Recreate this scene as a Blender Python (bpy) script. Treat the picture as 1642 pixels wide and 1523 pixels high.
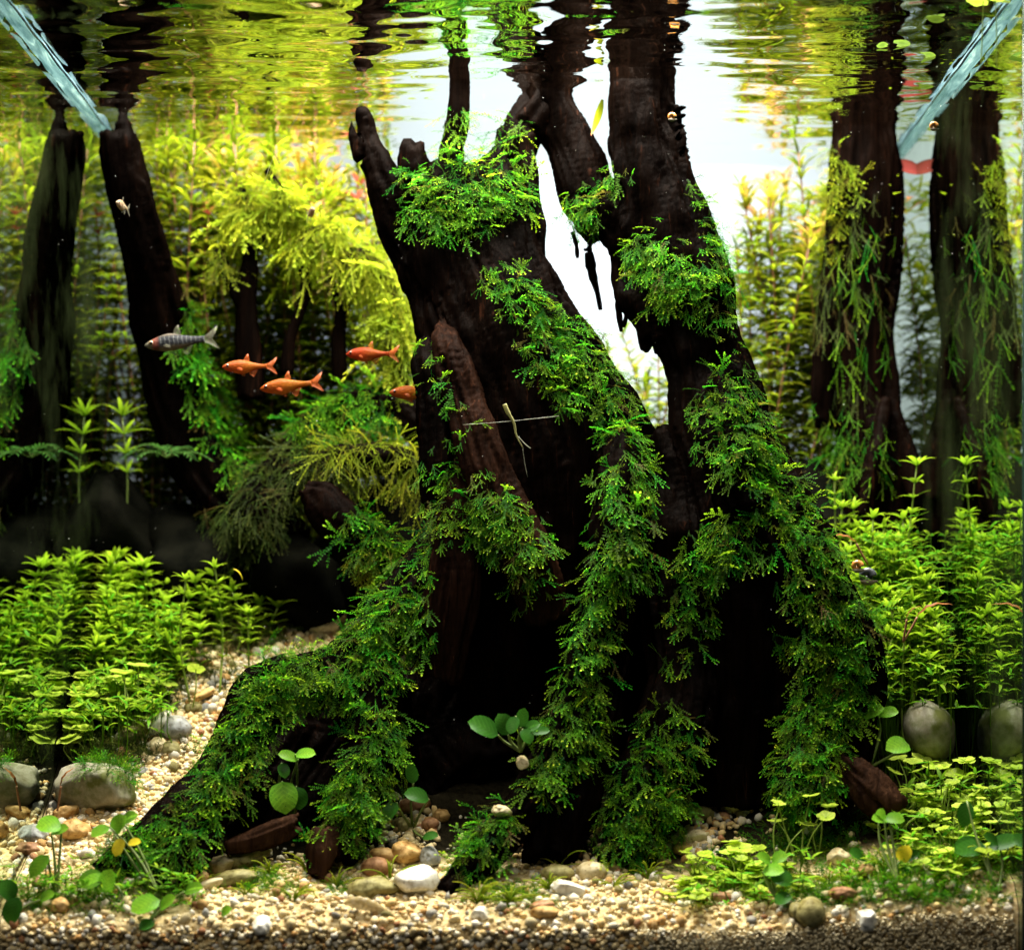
import bpy, math, random
import numpy as np
from mathutils import Vector, Matrix
from mathutils.bvhtree import BVHTree

random.seed(7)
rng = np.random.default_rng(7)
for o in list(bpy.data.objects):
    bpy.data.objects.remove(o, do_unlink=True)
scene = bpy.context.scene
col = scene.collection

# ------------------------------------------------------------------ camera, world, lamps, exposure
K = 0.6 / 1642            # metres per photo pixel at the front glass (y = 0)
DIST = 1.28               # camera to the front glass
CZ = 0.180                # camera height
HY = 1047                 # photo row of the horizon
TANK_D = 0.45             # depth of the water
WATER_Z = 0.566
XL, XR = -0.302, 0.2985   # side panes

cam_data = bpy.data.cameras.new("camera")
cam = bpy.data.objects.new("camera", cam_data)
col.objects.link(cam)
cam.location = (0, -DIST, CZ)
cam.rotation_euler = (math.radians(90), 0, 0)
cam_data.sensor_fit = 'HORIZONTAL'
cam_data.sensor_width = 36
cam_data.lens = 36 * DIST / 0.6
cam_data.shift_y = (HY - 761.5) / 1642
cam_data.clip_start = 0.05
cam_data.clip_end = 20
cam_data.dof.use_dof = True
cam_data.dof.focus_distance = DIST + 0.13
cam_data.dof.aperture_fstop = 5.2
scene.camera = cam

world = bpy.data.worlds.new("World")
scene.world = world
world.use_nodes = True
bg = world.node_tree.nodes["Background"]
bg.inputs[0].default_value = (0.75, 0.88, 1.0, 1)
bg.inputs[1].default_value = 0.03

LAMP_POWER = 33.0
ld = bpy.data.lights.new("aquarium_lamp", 'AREA')
ld.shape = 'RECTANGLE'
ld.size, ld.size_y = 0.56, 0.22
ld.energy = LAMP_POWER
ld.color = (1.0, 0.96, 0.86)
lamp = bpy.data.objects.new("aquarium_lamp", ld)
col.objects.link(lamp)
lamp.location = (0.0, 0.165, 0.80)
rd = bpy.data.lights.new("room_lamp", 'AREA')  # fill light added out of view to brighten the gravel's front face
rd.shape = 'SQUARE'
rd.size = 0.9
rd.energy = 18.0
rd.color = (1.0, 0.93, 0.82)
room_lamp = bpy.data.objects.new("room_lamp", rd)
col.objects.link(room_lamp)
room_lamp.location = (-0.3, -1.3, 1.7)
room_lamp.rotation_euler = (Vector((0, 0.05, 0.1)) - Vector(room_lamp.location)).to_track_quat('-Z', 'Y').to_euler()
bd = bpy.data.lights.new("screen_lamp", 'AREA')
bd.shape = 'DISK'
bd.size = 0.16
bd.energy = 1.8
bd.color = (0.88, 0.96, 1.0)
screen_lamp = bpy.data.objects.new("screen_lamp", bd)
col.objects.link(screen_lamp)
screen_lamp.location = (0.07, TANK_D + 0.28, 0.51)
screen_lamp.rotation_euler = (math.radians(-90), 0, 0)

scene.view_settings.view_transform = 'Standard'
scene.view_settings.look = 'None'
scene.view_settings.exposure = -0.08
scene.view_settings.gamma = 1.0
scene.cycles.max_bounces = 10
scene.cycles.diffuse_bounces = 4
scene.cycles.glossy_bounces = 6
scene.cycles.transmission_bounces = 6
scene.cycles.transparent_max_bounces = 12
scene.cycles.caustics_reflective = False
scene.cycles.caustics_refractive = False
scene.cycles.sample_clamp_indirect = 4.0


# ------------------------------------------------------------------ geometry helpers
def P(px, py, d):
    s = (DIST + d) / DIST
    return np.array([(px - 821) * K * s, d, CZ + (HY - py) * K * s])


def W(rpx, d):
    return rpx * K * (DIST + d) / DIST


def vnoise(p, seed=0):
    p = np.asarray(p, dtype=np.float64)
    i = np.floor(p).astype(np.int64)
    f = p - i
    f = f * f * (3 - 2 * f)
    out = np.zeros(len(p))
    for dx in (0, 1):
        for dy in (0, 1):
            for dz in (0, 1):
                h = (i[:, 0] + dx) * 374761393 + (i[:, 1] + dy) * 668265263 + (i[:, 2] + dz) * 2147483647 + seed * 144665
                h = (h ^ (h >> 13)) * 1274126177
                h = (h ^ (h >> 16)) & 0xFFFF
                w = (f[:, 0] if dx else 1 - f[:, 0]) * (f[:, 1] if dy else 1 - f[:, 1]) * (f[:, 2] if dz else 1 - f[:, 2])
                out += w * (h / 32767.5 - 1)
    return out


def fbm(p, octaves=3, seed=0):
    p = np.asarray(p, dtype=np.float64)
    a, s, tot = 1.0, np.zeros(len(p)), 0
    for k in range(octaves):
        s += a * vnoise(p * 2 ** k + 17.3 * k, seed + k)
        tot += a
        a *= 0.5
    return s / tot


def mesh_np(name, V, F, mat=None, tint=None, smooth=True):
    """A mesh of vertices V (n x 3) and faces F (array m x 3 or m x 4, or a list of such arrays)."""
    me = bpy.data.meshes.new(name)
    Fs = F if isinstance(F, list) else [F]
    Fs = [np.asarray(f, dtype=np.int32) for f in Fs if len(f)]
    V = np.asarray(V, dtype=np.float32)
    me.vertices.add(len(V))
    me.vertices.foreach_set("co", V.ravel())
    loops = np.concatenate([f.ravel() for f in Fs])
    tot = np.concatenate([np.full(len(f), f.shape[1], dtype=np.int32) for f in Fs])
    me.loops.add(len(loops))
    me.loops.foreach_set("vertex_index", loops)
    me.polygons.add(len(tot))
    me.polygons.foreach_set("loop_start", np.concatenate([[0], np.cumsum(tot)[:-1]]).astype(np.int32))
    me.polygons.foreach_set("loop_total", tot)
    if smooth:
        me.polygons.foreach_set("use_smooth", np.ones(len(tot), dtype=bool))
    me.update(calc_edges=True)
    if tint is not None:
        t = np.asarray(tint, dtype=np.float32)
        if t.shape[1] == 3:
            t = np.concatenate([t, np.ones((len(t), 1), np.float32)], axis=1)
        a = me.color_attributes.new("tint", 'FLOAT_COLOR', 'POINT')
        a.data.foreach_set("color", t.ravel())
    if mat is not None:
        me.materials.append(mat)
    return me


def obj(name, me, parent=None, loc=None, rot=None, scale=None, kind=None):
    o = bpy.data.objects.new(name, me)
    col.objects.link(o)
    if parent is not None:
        o.parent = parent
    if loc is not None:
        o.location = loc
    if rot is not None:
        o.rotation_mode = 'QUATERNION' if len(rot) == 4 else 'XYZ'
        if len(rot) == 4:
            o.rotation_quaternion = rot
        else:
            o.rotation_euler = rot
    if scale is not None:
        o.scale = (scale,) * 3 if np.isscalar(scale) else scale
    if kind:
        o["kind"] = kind
    return o


def tag(o, label, cat, group=None):
    o["label"] = label
    o["category"] = cat
    if group:
        o["group"] = group
    return o


def thing(name, label, cat, loc=(0, 0, 0), group=None, rot=None):
    o = obj(name, None, loc=tuple(float(c) for c in loc), rot=rot)
    o.empty_display_size = 0.01
    return tag(o, label, cat, group)


def catmull(pts, n=6):
    pts = np.asarray(pts, dtype=float)
    if len(pts) < 3:
        t = np.linspace(0, 1, n + 1)[:, None]
        return pts[0] * (1 - t) + pts[-1] * t
    ext = np.vstack([2 * pts[0] - pts[1], pts, 2 * pts[-1] - pts[-2]])
    out = []
    for i in range(1, len(ext) - 2):
        a, b, c, d = ext[i - 1:i + 3]
        for t in np.linspace(0, 1, n, endpoint=False):
            out.append(0.5 * (2 * b + (c - a) * t + (2 * a - 5 * b + 4 * c - d) * t * t + (3 * b - a - 3 * c + d) * t ** 3))
    out.append(pts[-1])
    return np.array(out)


def frames(C):
    T = np.gradient(C, axis=0)
    T /= np.linalg.norm(T, axis=1)[:, None] + 1e-12
    Y = np.array([0, 1.0, 0])
    U = np.cross(T, Y)
    bad = np.linalg.norm(U, axis=1) < 0.2
    U[bad] = np.cross(T[bad], np.array([0, 0, 1.0]))
    U /= np.linalg.norm(U, axis=1)[:, None] + 1e-12
    Vv = np.cross(U, T)
    return T, U, Vv


def tube_np(C, ru, rv, sides=12, cap=True, jag=0.0, seed=0):
    T, U, Vv = frames(C)
    a = np.linspace(0, 2 * np.pi, sides, endpoint=False)
    n = len(C)
    ring = (np.cos(a)[None, :, None] * U[:, None, :] * np.asarray(ru)[:, None, None]
            + np.sin(a)[None, :, None] * Vv[:, None, :] * np.asarray(rv)[:, None, None])
    V = (C[:, None, :] + ring)
    if jag:
        V[0] += T[0] * (vnoise(np.stack([np.cos(a) * 2.2, np.sin(a) * 2.2, a * 0 + seed * 1.7], 1), seed)[:, None] * jag)
        V[-1] += T[-1] * (vnoise(np.stack([np.cos(a) * 2.2, np.sin(a) * 2.2, a * 0 + seed * 1.7], 1), seed + 3)[:, None] * jag)
    V = V.reshape(-1, 3)
    i, j = np.meshgrid(np.arange(n - 1), np.arange(sides), indexing='ij')
    j2 = (j + 1) % sides
    Q = np.stack([i * sides + j, i * sides + j2, (i + 1) * sides + j2, (i + 1) * sides + j], -1).reshape(-1, 4)
    F = [Q]
    if cap:
        m = len(V)
        V = np.vstack([V, C[0], C[-1]])
        jj = np.arange(sides)
        F.append(np.stack([np.full(sides, m), (jj + 1) % sides, jj], 1))
        b = (n - 1) * sides
        F.append(np.stack([np.full(sides, m + 1), b + jj, b + (jj + 1) % sides], 1))
    return V, F


def merge(parts):
    Vs, Fd, off = [], {}, 0
    for V, F in parts:
        for f in (F if isinstance(F, list) else [F]):
            f = np.asarray(f)
            if len(f):
                Fd.setdefault(f.shape[1], []).append(f + off)
        Vs.append(V)
        off += len(V)
    return np.vstack(Vs), [np.vstack(v) for v in Fd.values()]


def rot_to(y, z):
    """3x3 with columns x, y, z: y exact, z near."""
    y = y / (np.linalg.norm(y) + 1e-12)
    x = np.cross(y, z)
    x /= np.linalg.norm(x) + 1e-12
    return np.stack([x, y, np.cross(x, y)], 1)


def quat(M):
    return tuple(Matrix([list(r) for r in M]).to_quaternion())


# ------------------------------------------------------------------ materials
def new_mat(name):
    m = bpy.data.materials.new(name)
    m.use_nodes = True
    nt = m.node_tree
    for n in list(nt.nodes):
        nt.nodes.remove(n)
    out = nt.nodes.new("ShaderNodeOutputMaterial")
    return m, nt, out


def N(nt, t, **kw):
    n = nt.nodes.new(t)
    for k, v in kw.items():
        if k.startswith("i_"):
            n.inputs[k[2:].replace("_", " ")].default_value = v
        else:
            setattr(n, k, v)
    return n


def ramp(nt, stops, fac=None, interp='LINEAR'):
    r = nt.nodes.new("ShaderNodeValToRGB")
    r.color_ramp.interpolation = interp
    el = r.color_ramp.elements
    while len(el) < len(stops):
        el.new(0.5)
    for e, (p, c) in zip(el, stops):
        e.position = p
        e.color = (*c, 1) if len(c) == 3 else c
    if fac is not None:
        nt.links.new(fac, r.inputs[0])
    return r


def noise_node(nt, scale, detail=4, rough=0.55, vec=None, dist=0.0):
    n = nt.nodes.new("ShaderNodeTexNoise")
    n.inputs["Scale"].default_value = scale
    n.inputs["Detail"].default_value = detail
    n.inputs["Roughness"].default_value = rough
    n.inputs["Distortion"].default_value = dist
    if vec is not None:
        nt.links.new(vec, n.inputs["Vector"])
    return n


def mapped(nt, scale, coord="Object"):
    tc = nt.nodes.new("ShaderNodeTexCoord")
    mp = nt.nodes.new("ShaderNodeMapping")
    mp.inputs["Scale"].default_value = scale
    nt.links.new(tc.outputs[coord], mp.inputs["Vector"])
    return mp.outputs[0]


def bump(nt, height, strength=0.5, distance=0.001):
    b = nt.nodes.new("ShaderNodeBump")
    b.inputs["Strength"].default_value = strength
    b.inputs["Distance"].default_value = distance
    nt.links.new(height, b.inputs["Height"])
    return b.outputs[0]


def leaf_mat(name, stops, by="tip", trans=0.45, rough=0.4, spec=0.4, var=0.25, spots=None, trans_gain=1.6, veins=None):
    """A leaf: stops run along 'tint' red (0 base .. 1 tip); tint green and the object's random value shift the tone."""
    m, nt, out = new_mat(name)
    L = nt.links.new
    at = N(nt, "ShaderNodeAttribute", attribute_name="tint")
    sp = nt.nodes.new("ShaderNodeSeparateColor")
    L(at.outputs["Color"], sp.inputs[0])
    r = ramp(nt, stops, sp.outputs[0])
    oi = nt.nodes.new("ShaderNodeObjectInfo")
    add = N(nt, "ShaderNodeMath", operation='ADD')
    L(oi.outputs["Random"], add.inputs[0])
    L(sp.outputs[1], add.inputs[1])
    fr = N(nt, "ShaderNodeMath", operation='FRACT')
    L(add.outputs[0], fr.inputs[0])
    mr = N(nt, "ShaderNodeMapRange")
    mr.inputs["To Min"].default_value = 1 - var
    mr.inputs["To Max"].default_value = 1 + var
    L(fr.outputs[0], mr.inputs[0])
    hs = N(nt, "ShaderNodeHueSaturation")
    L(r.outputs[0], hs.inputs["Color"])
    L(mr.outputs[0], hs.inputs["Value"])
    mh = N(nt, "ShaderNodeMapRange")
    mh.inputs["To Min"].default_value = 0.5 - 0.09 * var
    mh.inputs["To Max"].default_value = 0.5 + 0.09 * var
    L(sp.outputs[1], mh.inputs[0])
    L(mh.outputs[0], hs.inputs["Hue"])
    mb = N(nt, "ShaderNodeMix", data_type='RGBA')
    L(sp.outputs[2], mb.inputs[0])
    L(hs.outputs[0], mb.inputs[6])
    mb.inputs[7].default_value = (0.085, 0.055, 0.014, 1)
    colour = mb.outputs[2]
    if veins:
        tc = nt.nodes.new("ShaderNodeTexCoord")
        xyz = nt.nodes.new("ShaderNodeSeparateXYZ")
        L(tc.outputs["Object"], xyz.inputs[0])
        if veins == "radial":
            an = N(nt, "ShaderNodeMath", operation='ARCTAN2')
            L(xyz.outputs[1], an.inputs[0])
            L(xyz.outputs[0], an.inputs[1])
            mu = N(nt, "ShaderNodeMath", operation='MULTIPLY')
            L(an.outputs[0], mu.inputs[0])
            mu.inputs[1].default_value = 4.0
        else:
            ab = N(nt, "ShaderNodeMath", operation='ABSOLUTE')
            L(xyz.outputs[0], ab.inputs[0])
            sc_ = N(nt, "ShaderNodeMath", operation='MULTIPLY_ADD')
            L(ab.outputs[0], sc_.inputs[0])
            sc_.inputs[1].default_value = -20
            y4 = N(nt, "ShaderNodeMath", operation='MULTIPLY')
            L(xyz.outputs[1], y4.inputs[0])
            y4.inputs[1].default_value = 22
            L(y4.outputs[0], sc_.inputs[2])
            mu = sc_
        si = N(nt, "ShaderNodeMath", operation='SINE')
        L(mu.outputs[0], si.inputs[0])
        a2 = N(nt, "ShaderNodeMath", operation='ABSOLUTE')
        L(si.outputs[0], a2.inputs[0])
        vr = ramp(nt, [(0.05, (1.25, 1.2, 1.3)), (0.22, (0.95, 0.95, 0.9)), (1.0, (0.82, 0.86, 0.8))], a2.outputs[0])
        nv = noise_node(nt, 3.2, 3, 0.6, tc.outputs["Object"])
        nr = ramp(nt, [(0.3, (0.72, 0.78, 0.7)), (0.7, (1.12, 1.1, 1.0))], nv.outputs["Fac"])
        for q_ in (vr, nr):
            mv = N(nt, "ShaderNodeMix", data_type='RGBA', blend_type='MULTIPLY')
            mv.inputs[0].default_value = 1
            L(colour, mv.inputs[6])
            L(q_.outputs[0], mv.inputs[7])
            colour = mv.outputs[2]
    if spots:
        nz = noise_node(nt, 26, 2, 0.5, mapped(nt, (1, 1, 1)))
        sr = ramp(nt, [(0.62, (0, 0, 0)), (0.68, (1, 1, 1))], nz.outputs["Fac"])
        mx = N(nt, "ShaderNodeMix", data_type='RGBA')
        L(sr.outputs[0], mx.inputs[0])
        L(colour, mx.inputs[6])
        mx.inputs[7].default_value = (*spots, 1)
        colour = mx.outputs[2]
    b = N(nt, "ShaderNodeBsdfPrincipled")
    L(colour, b.inputs["Base Color"])
    b.inputs["Roughness"].default_value = rough
    b.inputs["Specular IOR Level"].default_value = spec
    b.inputs["IOR"].default_value = 1.14
    tr = nt.nodes.new("ShaderNodeBsdfTranslucent")
    g = N(nt, "ShaderNodeMix", data_type='RGBA', blend_type='MULTIPLY')
    g.inputs[0].default_value = 1
    L(colour, g.inputs[6])
    g.inputs[7].default_value = (trans_gain, trans_gain, trans_gain * 0.8, 1)
    L(g.outputs[2], tr.inputs[0])
    ms = nt.nodes.new("ShaderNodeMixShader")
    ms.inputs[0].default_value = trans
    L(b.outputs[0], ms.inputs[1])
    L(tr.outputs[0], ms.inputs[2])
    L(ms.outputs[0], out.inputs[0])
    return m


def wood_mat(name, dark, light, red, amount=0.5):
    m, nt, out = new_mat(name)
    L = nt.links.new
    v1 = mapped(nt, (260, 260, 17))
    n1 = noise_node(nt, 1.0, 6, 0.65, v1, 0.6)
    n2 = noise_node(nt, 34, 4, 0.6, mapped(nt, (1, 1, 0.22)))
    r1 = ramp(nt, [(0.3, dark), (0.62, light), (0.85, red)], n1.outputs["Fac"])
    r2 = ramp(nt, [(0.40, (0.16, 0.16, 0.17)), (0.66, (1, 1, 1))], n2.outputs["Fac"])
    mx = N(nt, "ShaderNodeMix", data_type='RGBA', blend_type='MULTIPLY')
    mx.inputs[0].default_value = amount
    L(r1.outputs[0], mx.inputs[6])
    L(r2.outputs[0], mx.inputs[7])
    b = N(nt, "ShaderNodeBsdfDiffuse")
    L(mx.outputs[2], b.inputs["Color"])
    bp = bump(nt, n1.outputs["Fac"], 0.9, 0.0016)
    L(bp, b.inputs["Normal"])
    g = nt.nodes.new("ShaderNodeBsdfGlossy")
    g.inputs["Roughness"].default_value = 0.42
    g.inputs["Color"].default_value = (1, 0.9, 0.85, 1)
    L(bp, g.inputs["Normal"])
    ms = nt.nodes.new("ShaderNodeMixShader")
    ms.inputs[0].default_value = 0.0012
    L(b.outputs[0], ms.inputs[1])
    L(g.outputs[0], ms.inputs[2])
    L(ms.outputs[0], out.inputs[0])
    return m


def stone_mat(name, stops, scale=60, rough=0.5, use_tint=False, algae=None, spec=0.4, speck=False):
    m, nt, out = new_mat(name)
    L = nt.links.new
    v = mapped(nt, (1, 1, 1))
    n1 = noise_node(nt, scale, 6, 0.65, v, 0.4)
    r1 = ramp(nt, stops, n1.outputs["Fac"])
    colour = r1.outputs[0]
    if use_tint:
        at = N(nt, "ShaderNodeAttribute", attribute_name="tint")
        mx = N(nt, "ShaderNodeMix", data_type='RGBA', blend_type='MULTIPLY')
        mx.inputs[0].default_value = 1
        L(at.outputs["Color"], mx.inputs[6])
        L(colour, mx.inputs[7])
        colour = mx.outputs[2]
    oi = nt.nodes.new("ShaderNodeObjectInfo")
    mr = N(nt, "ShaderNodeMapRange")
    mr.inputs["To Min"].default_value = 0.75
    mr.inputs["To Max"].default_value = 1.15
    L(oi.outputs["Random"], mr.inputs[0])
    hs = N(nt, "ShaderNodeHueSaturation")
    L(colour, hs.inputs["Color"])
    L(mr.outputs[0], hs.inputs["Value"])
    colour = hs.outputs[0]
    if speck:
        n4 = noise_node(nt, 420, 3, 0.6, v)
        s4 = ramp(nt, [(0.30, (0.45, 0.36, 0.24)), (0.44, (1, 1, 1))], n4.outputs["Fac"])
        n5 = noise_node(nt, 45, 3, 0.6, v)
        s5 = ramp(nt, [(0.35, (0.62, 0.55, 0.38)), (0.6, (1, 1, 1))], n5.outputs["Fac"])
        for s_ in (s4, s5):
            mx = N(nt, "ShaderNodeMix", data_type='RGBA', blend_type='MULTIPLY')
            mx.inputs[0].default_value = 0.9
            L(colour, mx.inputs[6])
            L(s_.outputs[0], mx.inputs[7])
            colour = mx.outputs[2]
    if algae:
        n3 = noise_node(nt, scale * 0.6, 5, 0.6, v)
        sr = ramp(nt, [(0.42, (0, 0, 0)), (0.6, (1, 1, 1))], n3.outputs["Fac"])
        mx = N(nt, "ShaderNodeMix", data_type='RGBA')
        L(sr.outputs[0], mx.inputs[0])
        L(colour, mx.inputs[6])
        mx.inputs[7].default_value = (*algae, 1)
        colour = mx.outputs[2]
    b = N(nt, "ShaderNodeBsdfPrincipled")
    b.inputs["Roughness"].default_value = rough
    b.inputs["Specular IOR Level"].default_value = spec
    b.inputs["IOR"].default_value = 1.18
    L(colour, b.inputs["Base Color"])
    L(bump(nt, n1.outputs["Fac"], 0.5, 0.0012), b.inputs["Normal"])
    L(b.outputs[0], out.inputs[0])
    return m


def plain(name, c, rough=0.5, spec=0.4, trans=0.0, alpha=1.0):
    m, nt, out = new_mat(name)
    L = nt.links.new
    nz = noise_node(nt, 250, 3, 0.5, mapped(nt, (1, 1, 1)))
    r = ramp(nt, [(0.3, tuple(x * 0.75 for x in c)), (0.7, tuple(min(1, x * 1.2) for x in c))], nz.outputs["Fac"])
    b = N(nt, "ShaderNodeBsdfPrincipled")
    b.inputs["Roughness"].default_value = rough
    b.inputs["Specular IOR Level"].default_value = spec
    L(r.outputs[0], b.inputs["Base Color"])
    sh = b.outputs[0]
    if trans:
        t = nt.nodes.new("ShaderNodeBsdfTranslucent")
        L(r.outputs[0], t.inputs[0])
        ms = nt.nodes.new("ShaderNodeMixShader")
        ms.inputs[0].default_value = trans
        L(sh, ms.inputs[1])
        L(t.outputs[0], ms.inputs[2])
        sh = ms.outputs[0]
    if alpha < 1:
        t = nt.nodes.new("ShaderNodeBsdfTransparent")
        ms = nt.nodes.new("ShaderNodeMixShader")
        ms.inputs[0].default_value = alpha
        L(t.outputs[0], ms.inputs[1])
        L(sh, ms.inputs[2])
        sh = ms.outputs[0]
    L(sh, out.inputs[0])
    return m


def boundary_mat(name, ior, tint, rough=0.0, dirt=0.0):
    """A water-to-air or water-glass-air boundary: clear when met head on, a full mirror from inside at a grazing angle."""
    m, nt, out = new_mat(name)
    L = nt.links.new
    fr = N(nt, "ShaderNodeFresnel")
    fr.inputs["IOR"].default_value = ior
    gl = nt.nodes.new("ShaderNodeBsdfGlossy")
    gl.inputs["Color"].default_value = (*tint, 1)
    gl.inputs["Roughness"].default_value = rough
    tr = nt.nodes.new("ShaderNodeBsdfTransparent")
    ms = nt.nodes.new("ShaderNodeMixShader")
    L(fr.outputs[0], ms.inputs[0])
    L(tr.outputs[0], ms.inputs[1])
    L(gl.outputs[0], ms.inputs[2])
    sh = ms.outputs[0]
    if dirt:
        nz = noise_node(nt, 9, 6, 0.6, mapped(nt, (1, 1, 1)))
        sr = ramp(nt, [(0.45, (0, 0, 0)), (0.75, (dirt,) * 3)], nz.outputs["Fac"])
        df = N(nt, "ShaderNodeBsdfDiffuse")
        df.inputs[0].default_value = (0.05, 0.07, 0.025, 1)
        m2 = nt.nodes.new("ShaderNodeMixShader")
        L(sr.outputs[0], m2.inputs[0])
        L(sh, m2.inputs[1])
        L(df.outputs[0], m2.inputs[2])
        sh = m2.outputs[0]
    L(sh, out.inputs[0])
    return m


M = {}
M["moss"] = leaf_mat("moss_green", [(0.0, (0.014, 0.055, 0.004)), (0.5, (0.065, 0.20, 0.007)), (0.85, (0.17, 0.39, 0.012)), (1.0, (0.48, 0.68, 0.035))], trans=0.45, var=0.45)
M["moss_back"] = leaf_mat("moss_yellow_green", [(0.0, (0.10, 0.13, 0.008)), (0.6, (0.26, 0.32, 0.015)), (1.0, (0.55, 0.62, 0.05))], trans=0.55, var=0.3)
M["moss_olive"] = leaf_mat("moss_olive", [(0.0, (0.015, 0.022, 0.005)), (0.6, (0.05, 0.075, 0.012)), (1.0, (0.16, 0.2, 0.03))], trans=0.4, var=0.3)
M["carpet"] = leaf_mat("bright_leaf", [(0.0, (0.06, 0.17, 0.008)), (0.5, (0.16, 0.34, 0.014)), (1.0, (0.27, 0.46, 0.025))], trans=0.4, var=0.38, trans_gain=1.35)
M["clover"] = leaf_mat("clover_leaf", [(0.0, (0.26, 0.42, 0.035)), (1.0, (0.44, 0.60, 0.09))], trans=0.35, var=0.3, rough=0.35, veins='radial')
M["duckweed"] = leaf_mat("duckweed_leaf", [(0.0, (0.02, 0.045, 0.005)), (1.0, (0.04, 0.075, 0.008))], trans=0.3, var=0.3, trans_gain=1.0)
M["round"] = leaf_mat("round_leaf", [(0.0, (0.07, 0.25, 0.02)), (1.0, (0.16, 0.42, 0.03))], trans=0.35, var=0.35, rough=0.3, spots=(0.03, 0.12, 0.02), veins='side')
M["dark_leaf"] = leaf_mat("deep_green_leaf", [(0.0, (0.014, 0.07, 0.010)), (1.0, (0.03, 0.13, 0.014))], trans=0.25, var=0.2, rough=0.28, veins='side')
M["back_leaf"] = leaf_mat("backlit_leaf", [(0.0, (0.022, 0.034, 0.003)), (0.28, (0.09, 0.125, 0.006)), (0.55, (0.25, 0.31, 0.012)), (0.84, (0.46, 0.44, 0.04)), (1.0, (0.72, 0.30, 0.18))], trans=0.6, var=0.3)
M["grass"] = leaf_mat("grass_blade", [(0.0, (0.10, 0.16, 0.01)), (1.0, (0.36, 0.42, 0.03))], trans=0.4, var=0.25)
M["red_leaf"] = leaf_mat("red_leaf", [(0.0, (0.22, 0.05, 0.03)), (1.0, (0.42, 0.10, 0.07))], trans=0.5, var=0.15)
M["brown_leaf"] = leaf_mat("bronze_leaf", [(0.0, (0.14, 0.06, 0.015)), (1.0, (0.36, 0.17, 0.05))], trans=0.35, var=0.2, rough=0.25)
M["yellow_leaf"] = leaf_mat("yellow_leaf", [(0.0, (0.6, 0.5, 0.03)), (1.0, (0.75, 0.6, 0.03))], trans=0.35, var=0.1, spots=(0.3, 0.1, 0.01))
M["fern"] = leaf_mat("fern_leaf", [(0.0, (0.014, 0.05, 0.010)), (1.0, (0.04, 0.13, 0.024))], trans=0.3, var=0.2)
M["stem"] = plain("pale_stem", (0.28, 0.38, 0.06), trans=0.3)
M["stem_dark"] = plain("olive_stem", (0.12, 0.17, 0.03))
M["stem_red"] = plain("reddish_stem", (0.22, 0.10, 0.04))
M["wood"] = wood_mat("dark_driftwood", (0.0012, 0.0007, 0.0005), (0.0042, 0.0020, 0.0012), (0.075, 0.026, 0.013), 0.8)
M["wood_red"] = wood_mat("red_driftwood", (0.0016, 0.0009, 0.0006), (0.007, 0.003, 0.0018), (0.13, 0.042, 0.02), 0.85)
M["wood_plank"] = wood_mat("reddish_split_wood", (0.004, 0.002, 0.0012), (0.022, 0.009, 0.005), (0.20, 0.075, 0.035), 0.75)
M["wood_brown"] = wood_mat("brown_root", (0.010, 0.005, 0.003), (0.05, 0.023, 0.012), (0.24, 0.12, 0.06), 0.6)
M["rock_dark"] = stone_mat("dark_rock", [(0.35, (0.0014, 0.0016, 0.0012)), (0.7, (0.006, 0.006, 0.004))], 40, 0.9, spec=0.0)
M["cobble"] = stone_mat("cobble_stone", [(0.3, (0.15, 0.13, 0.07)), (0.55, (0.34, 0.32, 0.24)), (0.75, (0.48, 0.47, 0.42))], 70, 0.6, algae=(0.09, 0.10, 0.025))
M["grain"] = stone_mat("gravel_grain", [(0.3, (0.72, 0.66, 0.55)), (0.7, (1.0, 1.0, 1.0))], 220, 0.35, use_tint=True)
PEB = {
    "cream": ((0.50, 0.40, 0.20), (0.78, 0.68, 0.42)), "white": ((0.55, 0.52, 0.42), (0.82, 0.80, 0.70)),
    "amber": ((0.26, 0.13, 0.035), (0.58, 0.38, 0.15)), "grey": ((0.16, 0.17, 0.16), (0.36, 0.37, 0.35)),
    "rust": ((0.15, 0.06, 0.03), (0.40, 0.22, 0.11)), "olive": ((0.10, 0.09, 0.03), (0.30, 0.27, 0.11)),
}
for k, (a, b) in PEB.items():
    M["peb_" + k] = stone_mat(k + "_pebble", [(0.32, a), (0.42, tuple(.5 * (p + q) for p, q in zip(a, b))), (0.62, b)], 190, 0.45, speck=True)


# ------------------------------------------------------------------ terrain
def sm(a, b, x):
    t = np.clip((x - a) / (b - a), 0, 1)
    return t * t * (3 - 2 * t)


def height(x, d):
    x = np.asarray(x, dtype=float)
    d = np.asarray(d, dtype=float)
    h = 0.0265 + 0.170 * (np.clip(d, 0, 0.36) / 0.33) ** 1.3
    h = h + 0.013 * sm(0.14, 0.25, x) * sm(0.3, 0.02, d) - 0.003 * sm(0.06, 0.12, x) * sm(0.22, 0.14, x)
    h = h + 0.02 * sm(-0.13, -0.24, x) * sm(0.14, 0.24, d)
    h = h * (0.45 + 0.55 * np.clip(d / 0.018, 0, 1) ** 0.7)
    p = np.stack([x.ravel() * 22, d.ravel() * 22, np.zeros(x.size)], 1)
    return h + (fbm(p, 3, 5) * 0.0055).reshape(x.shape) * sm(-0.005, 0.05, d)


def G(px, py):
    """The point of the substrate seen at a photo pixel."""
    ds = np.linspace(0.0, 0.44, 300)
    s = (DIST + ds) / DIST
    x = (px - 821) * K * s
    z = CZ + (HY - py) * K * s
    hh = height(x, ds)
    k = np.argmax(hh >= z) if (hh >= z).any() else 299
    return np.array([x[k], ds[k], hh[k]])


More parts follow.
